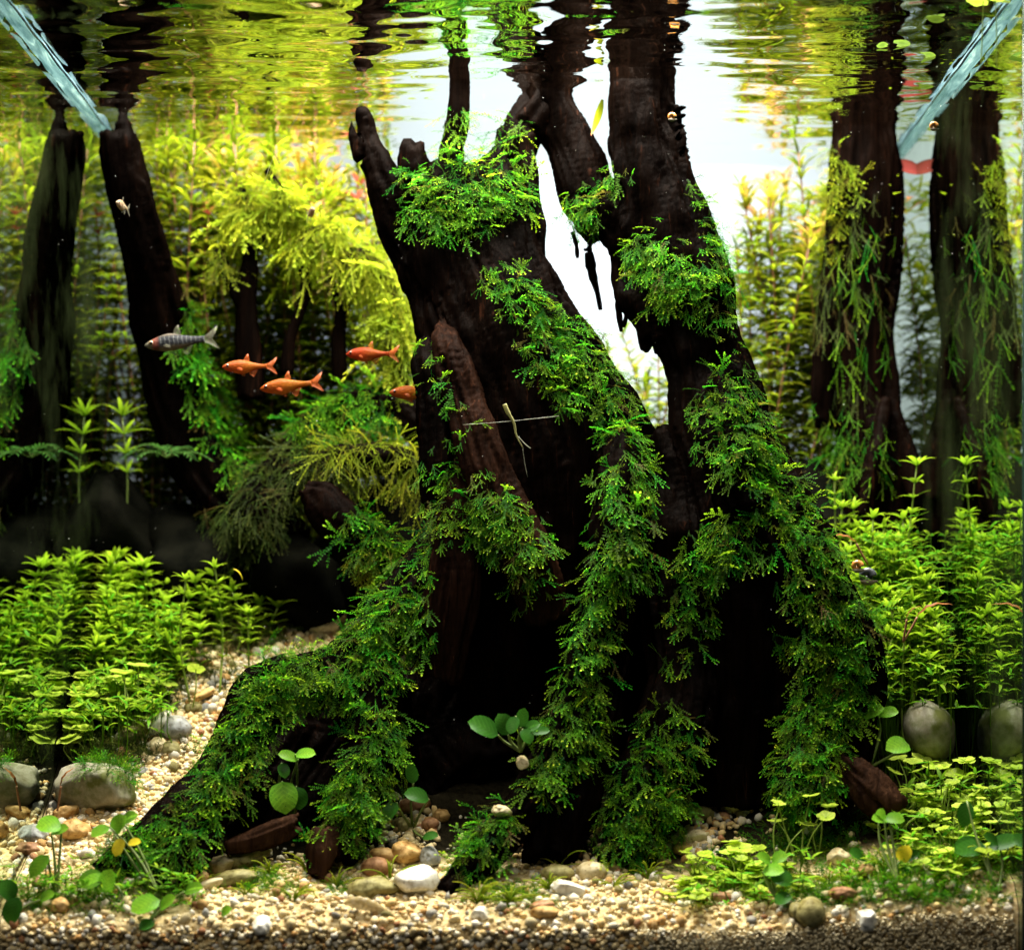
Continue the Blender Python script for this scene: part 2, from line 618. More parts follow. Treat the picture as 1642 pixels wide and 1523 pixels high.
PATH = [(-60, 1400), (60, 1350), (170, 1310), (235, 1262), (262, 1215), (292, 1160), (325, 1120), (352, 1090), (400, 1068), (520, 1012), (600, 990)]
path3 = np.array([G(*p) for p in PATH])


def path_dist(x, d):
    q = np.stack([np.ravel(x), np.ravel(d)], 1)
    best = np.full(len(q), 9.0)
    for a, b in zip(path3[:-1, :2], path3[1:, :2]):
        ab = b - a
        t = np.clip(((q - a) @ ab) / (ab @ ab), 0, 1)
        best = np.minimum(best, np.linalg.norm(q - a - t[:, None] * ab, axis=1))
    return best.reshape(np.shape(x))


gx, gy = np.meshgrid(np.linspace(XL + 0.0003, XR - 0.0003, 170), np.concatenate([np.linspace(0.0065, 0.022, 8), np.linspace(0.0255, TANK_D - 0.003, 122)]))
gz = height(gx, gy)
TV = np.stack([gx, gy, gz], -1).reshape(-1, 3)
i, j = np.meshgrid(np.arange(129), np.arange(169), indexing='ij')
TF = np.stack([i * 170 + j, i * 170 + j + 1, (i + 1) * 170 + j + 1, (i + 1) * 170 + j], -1).reshape(-1, 4)
sk = TV[:170].copy()
sk[:, 2] = -0.002
n0 = len(TV)
jj = np.arange(169)
SF = np.stack([n0 + jj, n0 + jj + 1, jj + 1, jj], 1)
pd = path_dist(TV[:, 0], TV[:, 1])
pale = np.clip(sm(0.035, 0.02, pd) + sm(0.085, 0.055, TV[:, 1]), 0, 1)
pale = np.concatenate([pale, np.full(170, 0.35)])
tint = np.stack([pale] * 3, 1)
m, nt, out = new_mat("sand_and_soil")
at = N(nt, "ShaderNodeAttribute", attribute_name="tint")
nz = noise_node(nt, 260, 4, 0.7, mapped(nt, (1, 1, 1)))
ra = ramp(nt, [(0.3, (0.30, 0.19, 0.08)), (0.5, (0.55, 0.42, 0.20)), (0.7, (0.72, 0.62, 0.38))], nz.outputs["Fac"])
rb = ramp(nt, [(0.3, (0.004, 0.0035, 0.002)), (0.7, (0.018, 0.015, 0.008))], nz.outputs["Fac"])
mx = N(nt, "ShaderNodeMix", data_type='RGBA')
nt.links.new(at.outputs["Color"], mx.inputs[0])
nt.links.new(rb.outputs[0], mx.inputs[6])
nt.links.new(ra.outputs[0], mx.inputs[7])
b = N(nt, "ShaderNodeBsdfPrincipled")
b.inputs["Roughness"].default_value = 0.9
b.inputs["Specular IOR Level"].default_value = 0.0
nt.links.new(mx.outputs[2], b.inputs["Base Color"])
nt.links.new(bump(nt, nz.outputs["Fac"], 0.8, 0.002), b.inputs["Normal"])
nt.links.new(b.outputs[0], out.inputs[0])
M["sand"] = m
ground = obj("sand_ground", mesh_np("sand_ground", np.vstack([TV, sk]), [np.vstack([TF, SF])], M["sand"], np.clip(tint, 0, 1)), kind="structure")

# ------------------------------------------------------------------ water surface, tank panes, lit screen behind
nx, ny = 330, 250
wx, wy = np.meshgrid(np.linspace(XL + 0.006, XR - 0.006, nx), np.linspace(0.0, TANK_D + 0.0006, ny))
q = np.stack([wx.ravel(), wy.ravel(), np.zeros(wx.size)], 1)
wob = fbm(q * 9, 2, 41) * 0.012
wz = np.zeros(wx.size)
for lam, ang, amp, ph in ((0.036, 1.35, 1.0, 0.3), (0.029, 1.75, 0.8, 1.1), (0.047, 1.1, 0.9, 2.0), (0.021, 1.52, 0.35, 4.0), (0.062, 1.95, 1.0, 5.0), (0.0135, 1.6, .5, 1.7), (0.017, 1.4, .5, 3.1)):
    ph_field = (q[:, 0] * math.cos(ang) + q[:, 1] * math.sin(ang) + wob * (1 + lam * 10)) / lam * 2 * math.pi + ph
    wz += amp * lam * np.sin(ph_field) * (0.55 + 0.45 * vnoise(q * 14, int(lam * 1000)))
wz = wz * 0.0080 + fbm(q * 60, 2, 9) * 0.00026
wz = wz * 1.35
WV = np.stack([q[:, 0], q[:, 1], WATER_Z + wz], 1)
i, j = np.meshgrid(np.arange(ny - 1), np.arange(nx - 1), indexing='ij')
WF = np.stack([i * nx + j, i * nx + j + 1, (i + 1) * nx + j + 1, (i + 1) * nx + j], -1).reshape(-1, 4)
M["water"] = boundary_mat("water_surface", 1.33, (0.95, 0.97, 0.93))
obj("water_surface", mesh_np("water_surface", WV, WF, M["water"]), kind="structure")

# the water creeping up each side pane: a curved rim lit from above
m, nt, out = new_mat("water_rim")
nz = noise_node(nt, 1.0, 5, 0.6, mapped(nt, (260, 22, 200)), 1.2)
ra = ramp(nt, [(0.35, (0.02, 0.045, 0.055)), (0.58, (0.07, 0.12, 0.14)), (0.78, (0.30, 0.38, 0.38))], nz.outputs["Fac"])  # bluish outside light in the rim put into its streaked colour
df = nt.nodes.new("ShaderNodeBsdfTranslucent")
gl = nt.nodes.new("ShaderNodeBsdfGlossy")
gl.inputs["Roughness"].default_value = 0.12
gl.inputs["Color"].default_value = (0.6, 0.75, 0.75, 1)
ms = nt.nodes.new("ShaderNodeMixShader")
ms.inputs[0].default_value = 0.4
nt.links.new(ra.outputs[0], df.inputs[0])
nt.links.new(df.outputs[0], ms.inputs[1])
nt.links.new(gl.outputs[0], ms.inputs[2])
tr = nt.nodes.new("ShaderNodeBsdfTransparent")
m2 = nt.nodes.new("ShaderNodeMixShader")
m2.inputs[0].default_value = 0.25
nt.links.new(ms.outputs[0], m2.inputs[1])
nt.links.new(tr.outputs[0], m2.inputs[2])
nt.links.new(m2.outputs[0], out.inputs[0])
M["rim"] = m
for x0, sg in ((XL, 1), (XR, -1)):
    ys = np.linspace(0, TANK_D, 220)
    a = np.linspace(0, 1, 9)
    yy, aa = np.meshgrid(ys, a, indexing='ij')
    nzv = fbm(np.stack([aa.ravel() * 2, yy.ravel() * 40, aa.ravel() * 0], 1), 2, 3).reshape(aa.shape)
    wdt = 0.0105
    rx = x0 + sg * (0.0008 + aa * wdt * (1 - .45 * yy / TANK_D) * (1 + 0.15 * nzv))
    rz = WATER_Z + 0.0055 * (1 - aa) ** 2.2 - 0.0005 + 0.0009 * nzv
    V = np.stack([rx, yy, rz], -1).reshape(-1, 3)
    i, j = np.meshgrid(np.arange(219), np.arange(8), indexing='ij')
    F = np.stack([i * 9 + j, i * 9 + j + 1, (i + 1) * 9 + j + 1, (i + 1) * 9 + j], -1).reshape(-1, 4)
    obj("water_edge", mesh_np("water_edge", V, F, M["rim"]), kind="structure")


def box_np(lo, hi):
    x0, y0, z0 = lo
    x1, y1, z1 = hi
    V = np.array([[x0, y0, z0], [x1, y0, z0], [x1, y1, z0], [x0, y1, z0], [x0, y0, z1], [x1, y0, z1], [x1, y1, z1], [x0, y1, z1]])
    F = np.array([[0, 3, 2, 1], [4, 5, 6, 7], [0, 1, 5, 4], [1, 2, 6, 5], [2, 3, 7, 6], [3, 0, 4, 7]])
    return V, F


M["pane"] = boundary_mat("side_glass", 1.40, (0.66, 0.74, 0.64), 0.012, dirt=0.25)
M["pane_edge"] = plain("glass_edge", (0.02, 0.05, 0.04), 0.2)
m, nt, out = new_mat("frosted_white_screen")
nz = noise_node(nt, 3.0, 2, 0.5, mapped(nt, (1, 1, 1)))
ra = ramp(nt, [(0.3, (0.90, 0.93, 0.95)), (0.7, (0.95, 0.96, 0.97))], nz.outputs["Fac"])
em = nt.nodes.new("ShaderNodeBsdfTranslucent")
nt.links.new(ra.outputs[0], em.inputs[0])
nt.links.new(em.outputs[0], out.inputs[0])
M["screen"] = m

tank = thing("aquarium", "clear glass aquarium holding the whole planted scene", "aquarium", (0, TANK_D / 2, -0.01))
tl = np.array(tank.location)
for x0, sg in ((XL, -1), (XR, 1)):
    # inner face outward-facing; the pane is one sheet of glass with a dark ground front edge
    V = np.array([[x0, -0.002, -0.01], [x0, TANK_D + 0.02, -0.01], [x0, TANK_D + 0.02, 0.60], [x0, -0.002, 0.60]])
    F = np.array([[0, 3, 2, 1]]) if sg < 0 else np.array([[0, 1, 2, 3]])
    F = F[:, ::-1] if False else F
    obj("side_pane", mesh_np("side_pane", V - tl, F, M["pane"], smooth=False), tank)
    V, F = box_np((min(x0, x0 + sg * 0.006) + sg * 0.0005, -0.003, -0.01), (max(x0, x0 + sg * 0.006) + sg * 0.0005, -0.0005, 0.60))
    obj("pane_edge", mesh_np("pane_edge", V - tl, F, M["pane_edge"], smooth=False), tank)
V, F = box_np((XL - 0.006, 0, -0.016), (XR + 0.006, TANK_D + 0.02, -0.0105))
obj("base_pane", mesh_np("base_pane", V - tl, F, M["pane_edge"], smooth=False), tank)
scr = thing("light_screen", "glowing white screen behind the tank", "screen", (0, TANK_D + 0.0008, 0.33))
V = np.array([[XL, 0, -0.045], [XR, 0, -0.045], [XR, 0, 0.243], [XL, 0, 0.243]])
obj("lit_panel", mesh_np("lit_panel", V, np.array([[0, 1, 2, 3]]), M["screen"], smooth=False), scr)
M["housing"] = plain("light_box_housing", (0.008, 0.009, 0.008), 0.8, 0.0)
V, F = box_np((XL, 0.0, -0.34), (XR, 0.004, -0.0452))  # opaque dark sheet added to keep the lower background dark
obj("lower_panel", mesh_np("lower_panel", V, F, M["housing"], smooth=False), scr)
for lo, hi in (((XL, 0.33, -0.23), (XR, 0.335, 0.243)), ((XL - 0.005, 0.0, -0.23), (XL - 0.0005, 0.335, 0.243)), ((XR + 0.0005, 0.0, -0.23), (XR + 0.005, 0.335, 0.243)),
               ((XL - 0.005, 0.0, 0.2435), (XR + 0.005, 0.335, 0.248)), ((XL - 0.005, 0.0, -0.236), (XR + 0.005, 0.335, -0.2305))):
    V, F = box_np(lo, hi)
    obj("housing_panel", mesh_np("housing_panel", V, F, M["housing"], smooth=False), scr)  # unseen box added around the screen lamp to shut out stray light

# ------------------------------------------------------------------ driftwood
HOSTS = {}


def wood(name, label, tubes, mat, voxel=0.0022, seed=1, lumps=0.0030, grain=0.0021, cat="driftwood", group=None):
    """tubes: lists of (px, py, depth, radius px[, depth radius px]); fused, then fluted and grained along their length."""
    parts, cents = [], []
    for k, tb in enumerate(tubes):
        arr = np.array([[*P(t[0], t[1], t[2]), W(t[3], t[2]), W(t[4] if len(t) > 4 else t[3] * 0.8, t[2])] for t in tb])
        c = catmull(arr, 7)
        C, ru, rv = c[:, :3], np.abs(c[:, 3]), np.abs(c[:, 4])
        parts.append(tube_np(C, ru, rv, 22, jag=min(0.008, 0.7 * min(ru[0], ru[-1]) + .002), seed=seed + k))
        T, U, Vv = frames(C)
        ln = np.concatenate([[0], np.cumsum(np.linalg.norm(np.diff(C, axis=0), axis=1))]) + k * 3.7
        cents.append(np.concatenate([C, U, Vv, ln[:, None], np.maximum(ru, 0.002)[:, None]], 1))
    V, F = merge(parts)
    me = mesh_np("tmp", V, F)
    o = bpy.data.objects.new("tmp", me)
    col.objects.link(o)
    md = o.modifiers.new("r", 'REMESH')
    md.mode = 'VOXEL'
    md.voxel_size = voxel
    dg = bpy.context.evaluated_depsgraph_get()
    ev = o.evaluated_get(dg)
    me2 = bpy.data.meshes.new_from_object(ev)
    bpy.data.objects.remove(o, do_unlink=True)
    n = len(me2.vertices)
    co = np.empty(n * 3, np.float32)
    me2.vertices.foreach_get("co", co)
    co = co.reshape(-1, 3).astype(float)
    nr = np.empty(n * 3, np.float32)
    me2.vertices.foreach_get("normal", nr)
    nr = nr.reshape(-1, 3).astype(float)
    cen = np.concatenate(cents)
    loc = np.zeros((n, 3))
    for a in range(0, n, 4000):
        seg = co[a:a + 4000]
        dd = np.linalg.norm(seg[:, None, :] - cen[None, :, :3], axis=2) / cen[None, :, 10]
        kk = dd.argmin(1)
        off = seg - cen[kk, :3]
        loc[a:a + 4000, 0] = (off * cen[kk, 3:6]).sum(1)
        loc[a:a + 4000, 1] = (off * cen[kk, 6:9]).sum(1)
        loc[a:a + 4000, 2] = cen[kk, 9]
    disp = lumps * fbm(co * 38, 2, seed)
    disp += lumps * 1.3 * fbm(loc * np.array([75, 75, 9]), 2, seed + 5)
    g = 1 - np.abs(fbm(loc * np.array([240, 240, 16]), 3, seed + 9)) * 2
    disp += grain * g
    disp -= grain * 2.4 * np.clip(fbm(loc * np.array([150, 150, 20]), 2, seed + 21) - 0.25, 0, 1) * 2
    co += nr * disp[:, None]
    base = co[co[:, 2].argmin()].copy()
    th = thing(name, label, cat, base, group)
    me2.vertices.foreach_set("co", (co - base).astype(np.float32).ravel())
    me2.materials.clear()
    me2.materials.append(mat)
    me2.polygons.foreach_set("use_smooth", np.ones(len(me2.polygons), dtype=bool))
    me2.update()
    obj("wood_body", me2, th)
    nf = len(me2.polygons)
    cc = np.empty(nf * 3, np.float32)
    me2.polygons.foreach_get("center", cc)
    nn = np.empty(nf * 3, np.float32)
    me2.polygons.foreach_get("normal", nn)
    ar = np.empty(nf, np.float32)
    me2.polygons.foreach_get("area", ar)
    fv = [tuple(p.vertices) for p in me2.polygons]
    vv = co.tolist()
    bvh = BVHTree.FromPolygons(vv, fv)
    HOSTS[th.name] = (th, cc.reshape(-1, 3).astype(float) + base, nn.reshape(-1, 3).astype(float), ar.astype(float), bvh, base, vv, fv)
    return th


# --- the stump: two leaning trunks; d is depth behind the front glass
trunk_a = wood("driftwood", "massive dark mossy driftwood trunk with broken prongs, standing in the middle", [
    [(742, 285, .215, 92, 50), (752, 330, .21, 98, 62), (757, 400, .205, 112, 75), (768, 450, .20, 113, 80), (806, 550, .19, 134, 90), (842, 650, .185, 158, 95), (872, 730, .18, 176, 100),
     (885, 820, .18, 182, 100), (878, 920, .185, 186, 100), (868, 1020, .195, 200, 100), (855, 1120, .21, 215, 95), (845, 1230, .22, 225, 90)],
    [(579, 178, .215, 4, 4), (588, 205, .215, 7, 7), (594, 238, .214, 13, 10), (606, 268, .212, 19, 14), (628, 320, .21, 25, 20), (655, 385, .208, 36, 30), (690, 440, .205, 46, 40)],
    [(562, 192, .213, 4, 4), (569, 214, .213, 6, 6), (584, 252, .213, 11, 9)],
    [(668, 240, .205, 15, 12), (670, 275, .205, 19, 15), (678, 330, .203, 28, 25)],
    [(700, 268, .215, 10, 8), (705, 300, .212, 22, 18)],
    [(738, 100, .205, 17, 14), (735, 160, .205, 17, 14), (732, 210, .205, 19, 16), (724, 280, .203, 20, 18), (718, 330, .203, 26, 22)],
    [(872, 130, .228, 26, 22), (866, 162, .227, 26, 22), (842, 205, .222, 26, 22), (818, 260, .217, 34, 26), (790, 330, .21, 50, 40), (790, 380, .205, 60, 50)],
    [(835, 215, .217, 27, 24), (842, 300, .21, 24, 24), (846, 380, .205, 28, 28), (850, 440, .203, 30, 30)],
    # raised ridge on the front face
    [(684, 550, .175, 8, 6), (690, 600, .158, 20, 14), (702, 720, .145, 26, 18), (712, 830, .14, 34, 20)],
    [(600, 1070, .165, 60, 40), (560, 1150, .16, 90, 40), (500, 1240, .145, 100, 40), (430, 1330, .115, 90, 30)],  # this and the next tube: dark fill added to blacken the shaded hollows
    [(720, 1080, .20, 70, 50), (700, 1180, .18, 90, 50), (740, 1260, .16, 110, 40)],
    # roots
    [(720, 880, .17, 46, 36), (672, 945, .145, 48, 36), (618, 1010, .13, 50, 36), (552, 1075, .12, 46, 34), (478, 1090, .115, 42, 32), (425, 1130, .105, 40, 30), (385, 1200, .09, 38, 28), (345, 1290, .07, 36, 28), (300, 1370, .05, 34, 26), (262, 1425, .04, 26, 20)],
    [(478, 1085, .115, 36, 28), (425, 1105, .11, 36, 28), (376, 1190, .10, 36, 28), (325, 1270, .085, 36, 28), (248, 1348, .065, 36, 28), (170, 1404, .05, 28, 22)],
    [(590, 1040, .125, 44, 34), (602, 1130, .11, 42, 32), (592, 1220, .095, 44, 32), (566, 1300, .08, 40, 30), (540, 1370, .065, 28, 22)],
    [(1008, 680, .16, 12, 10), (1000, 740, .135, 38, 32), (994, 860, .12, 44, 34), (974, 980, .11, 44, 32), (940, 1100, .095, 44, 32), (900, 1210, .08, 42, 30), (840, 1290, .065, 34, 26), (770, 1365, .05, 30, 22), (712, 1428, .035, 18, 14)],
    [(960, 1060, .12, 50, 40), (930, 1180, .10, 52, 40), (900, 1290, .085, 56, 42), (880, 1380, .07, 44, 34)],
], M["wood"], seed=3, lumps=0.0040, voxel=0.0016)

split = wood("split_wood", "x", [
    [(712, 520, .17, 8, 6), (722, 560, .152, 22, 14), (745, 640, .138, 30, 18), (772, 720, .125, 34, 20), (800, 800, .12, 38, 24), (846, 900, .115, 40, 26), (880, 990, .12, 34, 22)],
    [(738, 710, .16, 8, 6), (736, 760, .14, 26, 16), (732, 880, .125, 36, 22), (722, 980, .12, 40, 24), (700, 1085, .125, 34, 20)],
], M["wood_plank"], seed=83, lumps=0.0026, voxel=0.0014, grain=0.0024)
pl = split.children[0]
pl.parent = trunk_a
pl.location = Vector(split.location) - Vector(trunk_a.location)
pl.name = "split_wood"
pl["label"] = "reddish brown split ridge on the trunk's face"
ha, hb = HOSTS[trunk_a.name], HOSTS.pop(split.name)
allv, allf = ha[6] + hb[6], ha[7] + [tuple(q_ + len(ha[6]) for q_ in f_) for f_ in hb[7]]
HOSTS[trunk_a.name] = (trunk_a, np.vstack([ha[1], hb[1]]), np.vstack([ha[2], hb[2]]), np.concatenate([ha[3], hb[3]]), BVHTree.FromPolygons(allv, allf), ha[5], allv, allf)
bpy.data.objects.remove(split, do_unlink=True)

trunk_b = wood("driftwood", "tall slanting dark driftwood trunk leaning against the massive one, mossy outer flank", [
    [(1028, 110, .205, 46, 38), (1030, 190, .20, 50, 42), (1042, 270, .195, 64, 48), (1062, 350, .19, 74, 52), (1082, 420, .185, 78, 54), (1100, 470, .18, 72, 54), (1118, 540, .175, 64, 52), (1138, 610, .17, 68, 54),
     (1158, 690, .165, 78, 58), (1178, 770, .16, 92, 64), (1205, 860, .155, 118, 72), (1226, 950, .15, 142, 78), (1236, 1040, .15, 156, 80), (1232, 1130, .15, 158, 76), (1222, 1230, .15, 150, 70), (1215, 1300, .145, 145, 60)],
    [(876, 130, .228, 30, 24), (886, 172, .228, 34, 26), (912, 232, .224, 36, 28), (936, 290, .215, 38, 30), (958, 330, .21, 42, 34), (1000, 345, .20, 52, 40), (1050, 350, .19, 60, 46)],
    [(952, 330, .207, 36, 30), (950, 370, .205, 24, 20), (946, 396, .205, 12, 10), (942, 412, .205, 7, 6)],
    [(990, 330, .195, 46, 34), (992, 400, .19, 20, 18), (1002, 440, .19, 24, 20), (1030, 480, .185, 40, 30), (1062, 540, .18, 34, 30)],
    [(1060, 700, .175, 24, 24), (1078, 780, .165, 44, 40), (1085, 870, .15, 60, 48), (1095, 980, .14, 62, 46), (1095, 1090, .125, 56, 42), (1070, 1190, .105, 54, 40), (1035, 1290, .085, 54, 40), (1000, 1385, .065, 40, 30)],
    [(1240, 830, .13, 44, 30), (1300, 930, .12, 56, 36), (1340, 1030, .115, 58, 38), (1352, 1120, .11, 58, 38), (1330, 1210, .10, 60, 38), (1290, 1290, .09, 56, 34)],
    [(1142, 560, .165, 8, 6), (1150, 620, .148, 24, 16), (1170, 720, .135, 36, 24), (1200, 820, .125, 40, 26)],
    [(1085, 170, .20, 6, 6), (1100, 260, .195, 10, 8), (1112, 330, .19, 14, 12)],
    [(1096, 205, .19, 4, 4), (1092, 240, .19, 7, 6), (1098, 290, .188, 9, 8)],
], M["wood"], seed=11, lumps=0.0052, voxel=0.0017)

hang = [((944, 405), (950, 440), (958, 470), (963, 497)), ((918, 372), (924, 392), (926, 414)), ((992, 460), (992, 495), (996, 532)), ((1002, 468), (1005, 500), (1000, 525)), ((1012, 450), (1009, 480))]
for k, pts in enumerate(hang):
    d0 = .205 if k < 2 else .19
    arr = catmull([P(a, b_, d0) for a, b_ in pts], 5)
    r = np.linspace(W((9, 4, 7, 6, 5)[k], d0), W(3, d0), len(arr)) * (1 + 0.25 * vnoise(np.stack([np.arange(len(arr)) * 0.7, np.zeros(len(arr)), np.full(len(arr), k * 3.1)], 1), k))
    V, F = tube_np(arr, r, r, 8)
    base = np.array(trunk_b.location)
    obj("hanging_root", mesh_np("hanging_root", V - base, F, M["wood"]), trunk_b)

wood_left = wood("driftwood_branch", "bare black driftwood branch leaning up to the water surface beside the glass wall", [
    [(184, 214, .29, 24, 18), (190, 240, .292, 31, 24), (206, 300, .297, 33, 26), (222, 360, .305, 34, 28), (244, 440, .318, 38, 30), (262, 520, .333, 44, 34), (278, 590, .345, 50, 34), (295, 660, .350, 54, 34), (330, 740, .348, 56, 36), (385, 810, .34, 54, 38), (440, 880, .33, 60, 40)],
    [(195, 184, .288, 6, 5), (199, 205, .289, 10, 9), (208, 250, .292, 14, 12)],
    [(164, 214, .289, 6, 6), (168, 232, .29, 9, 8), (180, 270, .294, 14, 12)],
    [(214, 455, .318, 7, 6), (220, 500, .328, 13, 10), (235, 560, .338, 18, 14)],
    [(228, 290, .29, 10, 8), (244, 350, .298, 13, 10), (262, 420, .31, 14, 10)],
], M["wood"], seed=23, lumps=0.0018)

wood_right = wood("driftwood_pillar", "upright dark driftwood pillar with reddish edge and hanging moss by the glass wall", [
    [(1384, 190, .335, 46, 36), (1388, 260, .335, 52, 40), (1388, 330, .335, 54, 42), (1384, 420, .335, 52, 40), (1378, 520, .335, 48, 38), (1380, 620, .334, 44, 36), (1392, 700, .332, 46, 36), (1396, 790, .33, 60, 40), (1400, 860, .33, 70, 40)],
    [(1350, 240, .332, 16, 14), (1342, 380, .332, 18, 16), (1326, 520, .332, 18, 16), (1318, 620, .33, 16, 14), (1322, 680, .33, 14, 12)],
    [(1436, 258, .33, 8, 10), (1440, 330, .33, 9, 10), (1434, 440, .33, 9, 10), (1422, 540, .33, 12, 10), (1430, 610, .328, 12, 10), (1428, 690, .325, 16, 12), (1408, 770, .32, 20, 14), (1396, 830, .318, 18, 12)],
    [(1428, 640, .325, 10, 9), (1440, 690, .322, 14, 12), (1456, 740, .318, 17, 12), (1470, 800, .312, 16, 10)],
    [(1420, 640, .315, 7, 6), (1412, 700, .308, 11, 9), (1396, 760, .30, 13, 10), (1384, 830, .295, 12, 9)],
], M["wood_red"], seed=31, lumps=0.0018)

twig_a = wood("forked_twig", "dark forked twig topped with bright hanging moss close to the water surface", [
    [(404, 640, .325, 24, 20), (400, 560, .325, 21, 18), (395, 480, .325, 17, 15), (402, 420, .325, 13, 12), (400, 350, .325, 12, 10), (384, 300, .325, 8, 8)],
    [(392, 500, .325, 14, 12), (368, 450, .325, 11, 10), (348, 400, .325, 9, 8)],
    [(402, 410, .325, 10, 9), (430, 350, .325, 9, 8), (450, 315, .325, 9, 8), (428, 272, .325, 7, 7)],
    [(430, 345, .325, 7, 7), (470, 335, .325, 6, 6), (500, 345, .325, 4, 4)],
], M["wood"], voxel=0.0016, seed=41, lumps=0.0010, grain=0.0006)
twig_b = wood("curved_twig", "thin curved dark twig under a bright moss canopy", [
    [(460, 600, .318, 11, 10), (464, 545, .318, 10, 9), (480, 500, .318, 10, 9), (490, 460, .318, 11, 10), (484, 410, .318, 9, 8), (500, 372, .318, 8, 8), (545, 368, .318, 7, 7)],
], M["wood"], voxel=0.0015, seed=47, lumps=0.0010, grain=0.0006)
twig_c = wood("knotty_twig", "knotty dark twig holding up yellow green moss strands", [
    [(545, 610, .318, 13, 11), (542, 540, .318, 12, 11), (548, 490, .318, 12, 11), (538, 440, .318, 11, 10), (560, 410, .318, 9, 9), (590, 420, .318, 12, 10), (625, 470, .318, 12, 10), (640, 560, .318, 14, 12), (640, 640, .318, 14, 12)],
    [(545, 500, .318, 9, 8), (572, 455, .318, 8, 7), (580, 430, .318, 8, 7)],
], M["wood"], voxel=0.0015, seed=53, lumps=0.0012, grain=0.0006)
limb = wood("sunken_branch", "low sunken branch buried in vivid green moss behind the orange fish", [
    [(400, 840, .30, 40, 30), (470, 740, .31, 36, 28), (540, 670, .31, 34, 28), (610, 650, .31, 30, 26), (690, 690, .30, 30, 24)],
    [(470, 770, .27, 30, 24), (560, 740, .265, 30, 24), (640, 740, .265, 26, 22), (710, 790, .26, 30, 24)],
], M["wood"], voxel=0.002, seed=59)
log = wood("short_log", "short brown tipped log with bright moss running down its back", [
    [(486, 786, .235, 12, 12), (512, 800, .235, 26, 20), (545, 835, .23, 32, 26), (600, 880, .225, 34, 26), (670, 920, .22, 30, 24)],
], M["wood_red"], voxel=0.0018, seed=61, lumps=0.0014)
wood("brown_root", "ridged brown root lying before the dark hollow under the arched mossy root", [
    [(362, 1362, .065, 14, 12), (400, 1352, .066, 17, 14), (440, 1336, .067, 19, 15), (474, 1322, .068, 15, 12)],
], M["wood_brown"], voxel=0.0013, seed=67, lumps=0.0020, grain=0.0022, cat="root")
wood("root_stub", "reddish root stub poking from the moss behind grass blades", [
    [(522, 1330, .06, 20, 16), (514, 1365, .055, 22, 18), (505, 1400, .05, 15, 12)],
], M["wood_brown"], voxel=0.0013, seed=71, lumps=0.0020, grain=0.0018, cat="root")
wood("root_stub", "rough brown broken root stub beside the clover leaved plants", [
    [(1345, 1212, .085, 12, 10), (1364, 1232, .082, 23, 18), (1396, 1262, .078, 27, 22), (1432, 1296, .075, 20, 18)],
], M["wood_brown"], voxel=0.0015, seed=73, lumps=0.0030, grain=0.0024, cat="root")

# ------------------------------------------------------------------ moss
def frond_template(seed, n=9, branches=2, length=1.0, lean=0.45, leaf=0.13, droop=0.35):
    r = np.random.default_rng(seed)
    V, F, T = [], [], []

    def axis(o, a0, ln, nn, t0, t1, lf):
        k = 4
        pts = []
        for q in range(k + 1):
            u = q / k
            y = u * ln
            x = math.sin(a0) * y
            yy = math.cos(a0) * y
            pts.append(np.array([o[0] + x, o[1] + yy, o[2] - droop * (y + o[1]) ** 2 * 0.6 + droop * o[1] ** 2 * 0.6]))
        w = 0.010
        side = np.array([math.cos(a0), -math.sin(a0), 0])
        b0 = len(V)
        for q, p in enumerate(pts):
            ww = w * (1 - 0.5 * q / k)
            V.extend([p - side * ww, p + side * ww])
            tt = t0 + (t1 - t0) * q / k
            T.extend([tt * 0.7] * 2)
        for q in range(k):
            F.append([b0 + 2 * q, b0 + 2 * q + 1, b0 + 2 * q + 3, b0 + 2 * q + 2])
        for q in range(nn):
            u = (q + 0.6) / nn
            fi = u * k
            i0 = min(int(fi), k - 1)
            p = pts[i0] * (1 - fi + i0) + pts[i0 + 1] * (fi - i0)
            for sgn in (-1, 1):
                a = a0 + sgn * (0.75 + 0.3 * r.random())
                l = lf * (0.75 + 0.5 * r.random()) * (1 - 0.35 * u)
                dv = np.array([math.sin(a), math.cos(a), (r.random() - 0.4) * 0.9])
                dv /= np.linalg.norm(dv)
                pv = np.array([math.cos(a), -math.sin(a), 0])
                b = len(V)
                wl = l * 0.24
                V.extend([p, p + dv * l * 0.5 + pv * wl, p + dv * l, p + dv * l * 0.5 - pv * wl])
                tt = t0 + (t1 - t0) * u
                T.extend([tt * 0.8, tt, min(1, tt + 0.08), tt])
                F.append([b, b + 1, b + 2, b + 3])
        e = pts[-1]
        b = len(V)
        l = lf * 0.9
        dv = np.array([math.sin(a0), math.cos(a0), -0.2])
        V.extend([e - dv * 0.02, e + dv * l * 0.5 + side * l * 0.36, e + dv * l, e + dv * l * 0.5 - side * l * 0.36])
        T.extend([t1] * 4)
        F.append([b, b + 1, b + 2, b + 3])
        return pts

    pts = axis(np.zeros(3), 0.0, length, n, 0.0, 1.0, leaf)
    for q in range(branches):
        u = 0.25 + 0.45 * (q + r.random()) / max(1, branches)
        o = pts[0] * (1 - u) + pts[-1] * u
        o = np.array([0, u * length, -droop * (u * length) ** 2 * 0.6])
        axis(o, (1 if q % 2 else -1) * (lean + 0.35 * r.random()), length * (0.5 + 0.15 * r.random()) * (1 - 0.4 * u), max(4, n // 2), u * 0.6, 0.9 + 0.1 * r.random(), leaf * 0.85)
    return np.array(V), np.array(F), np.array(T)


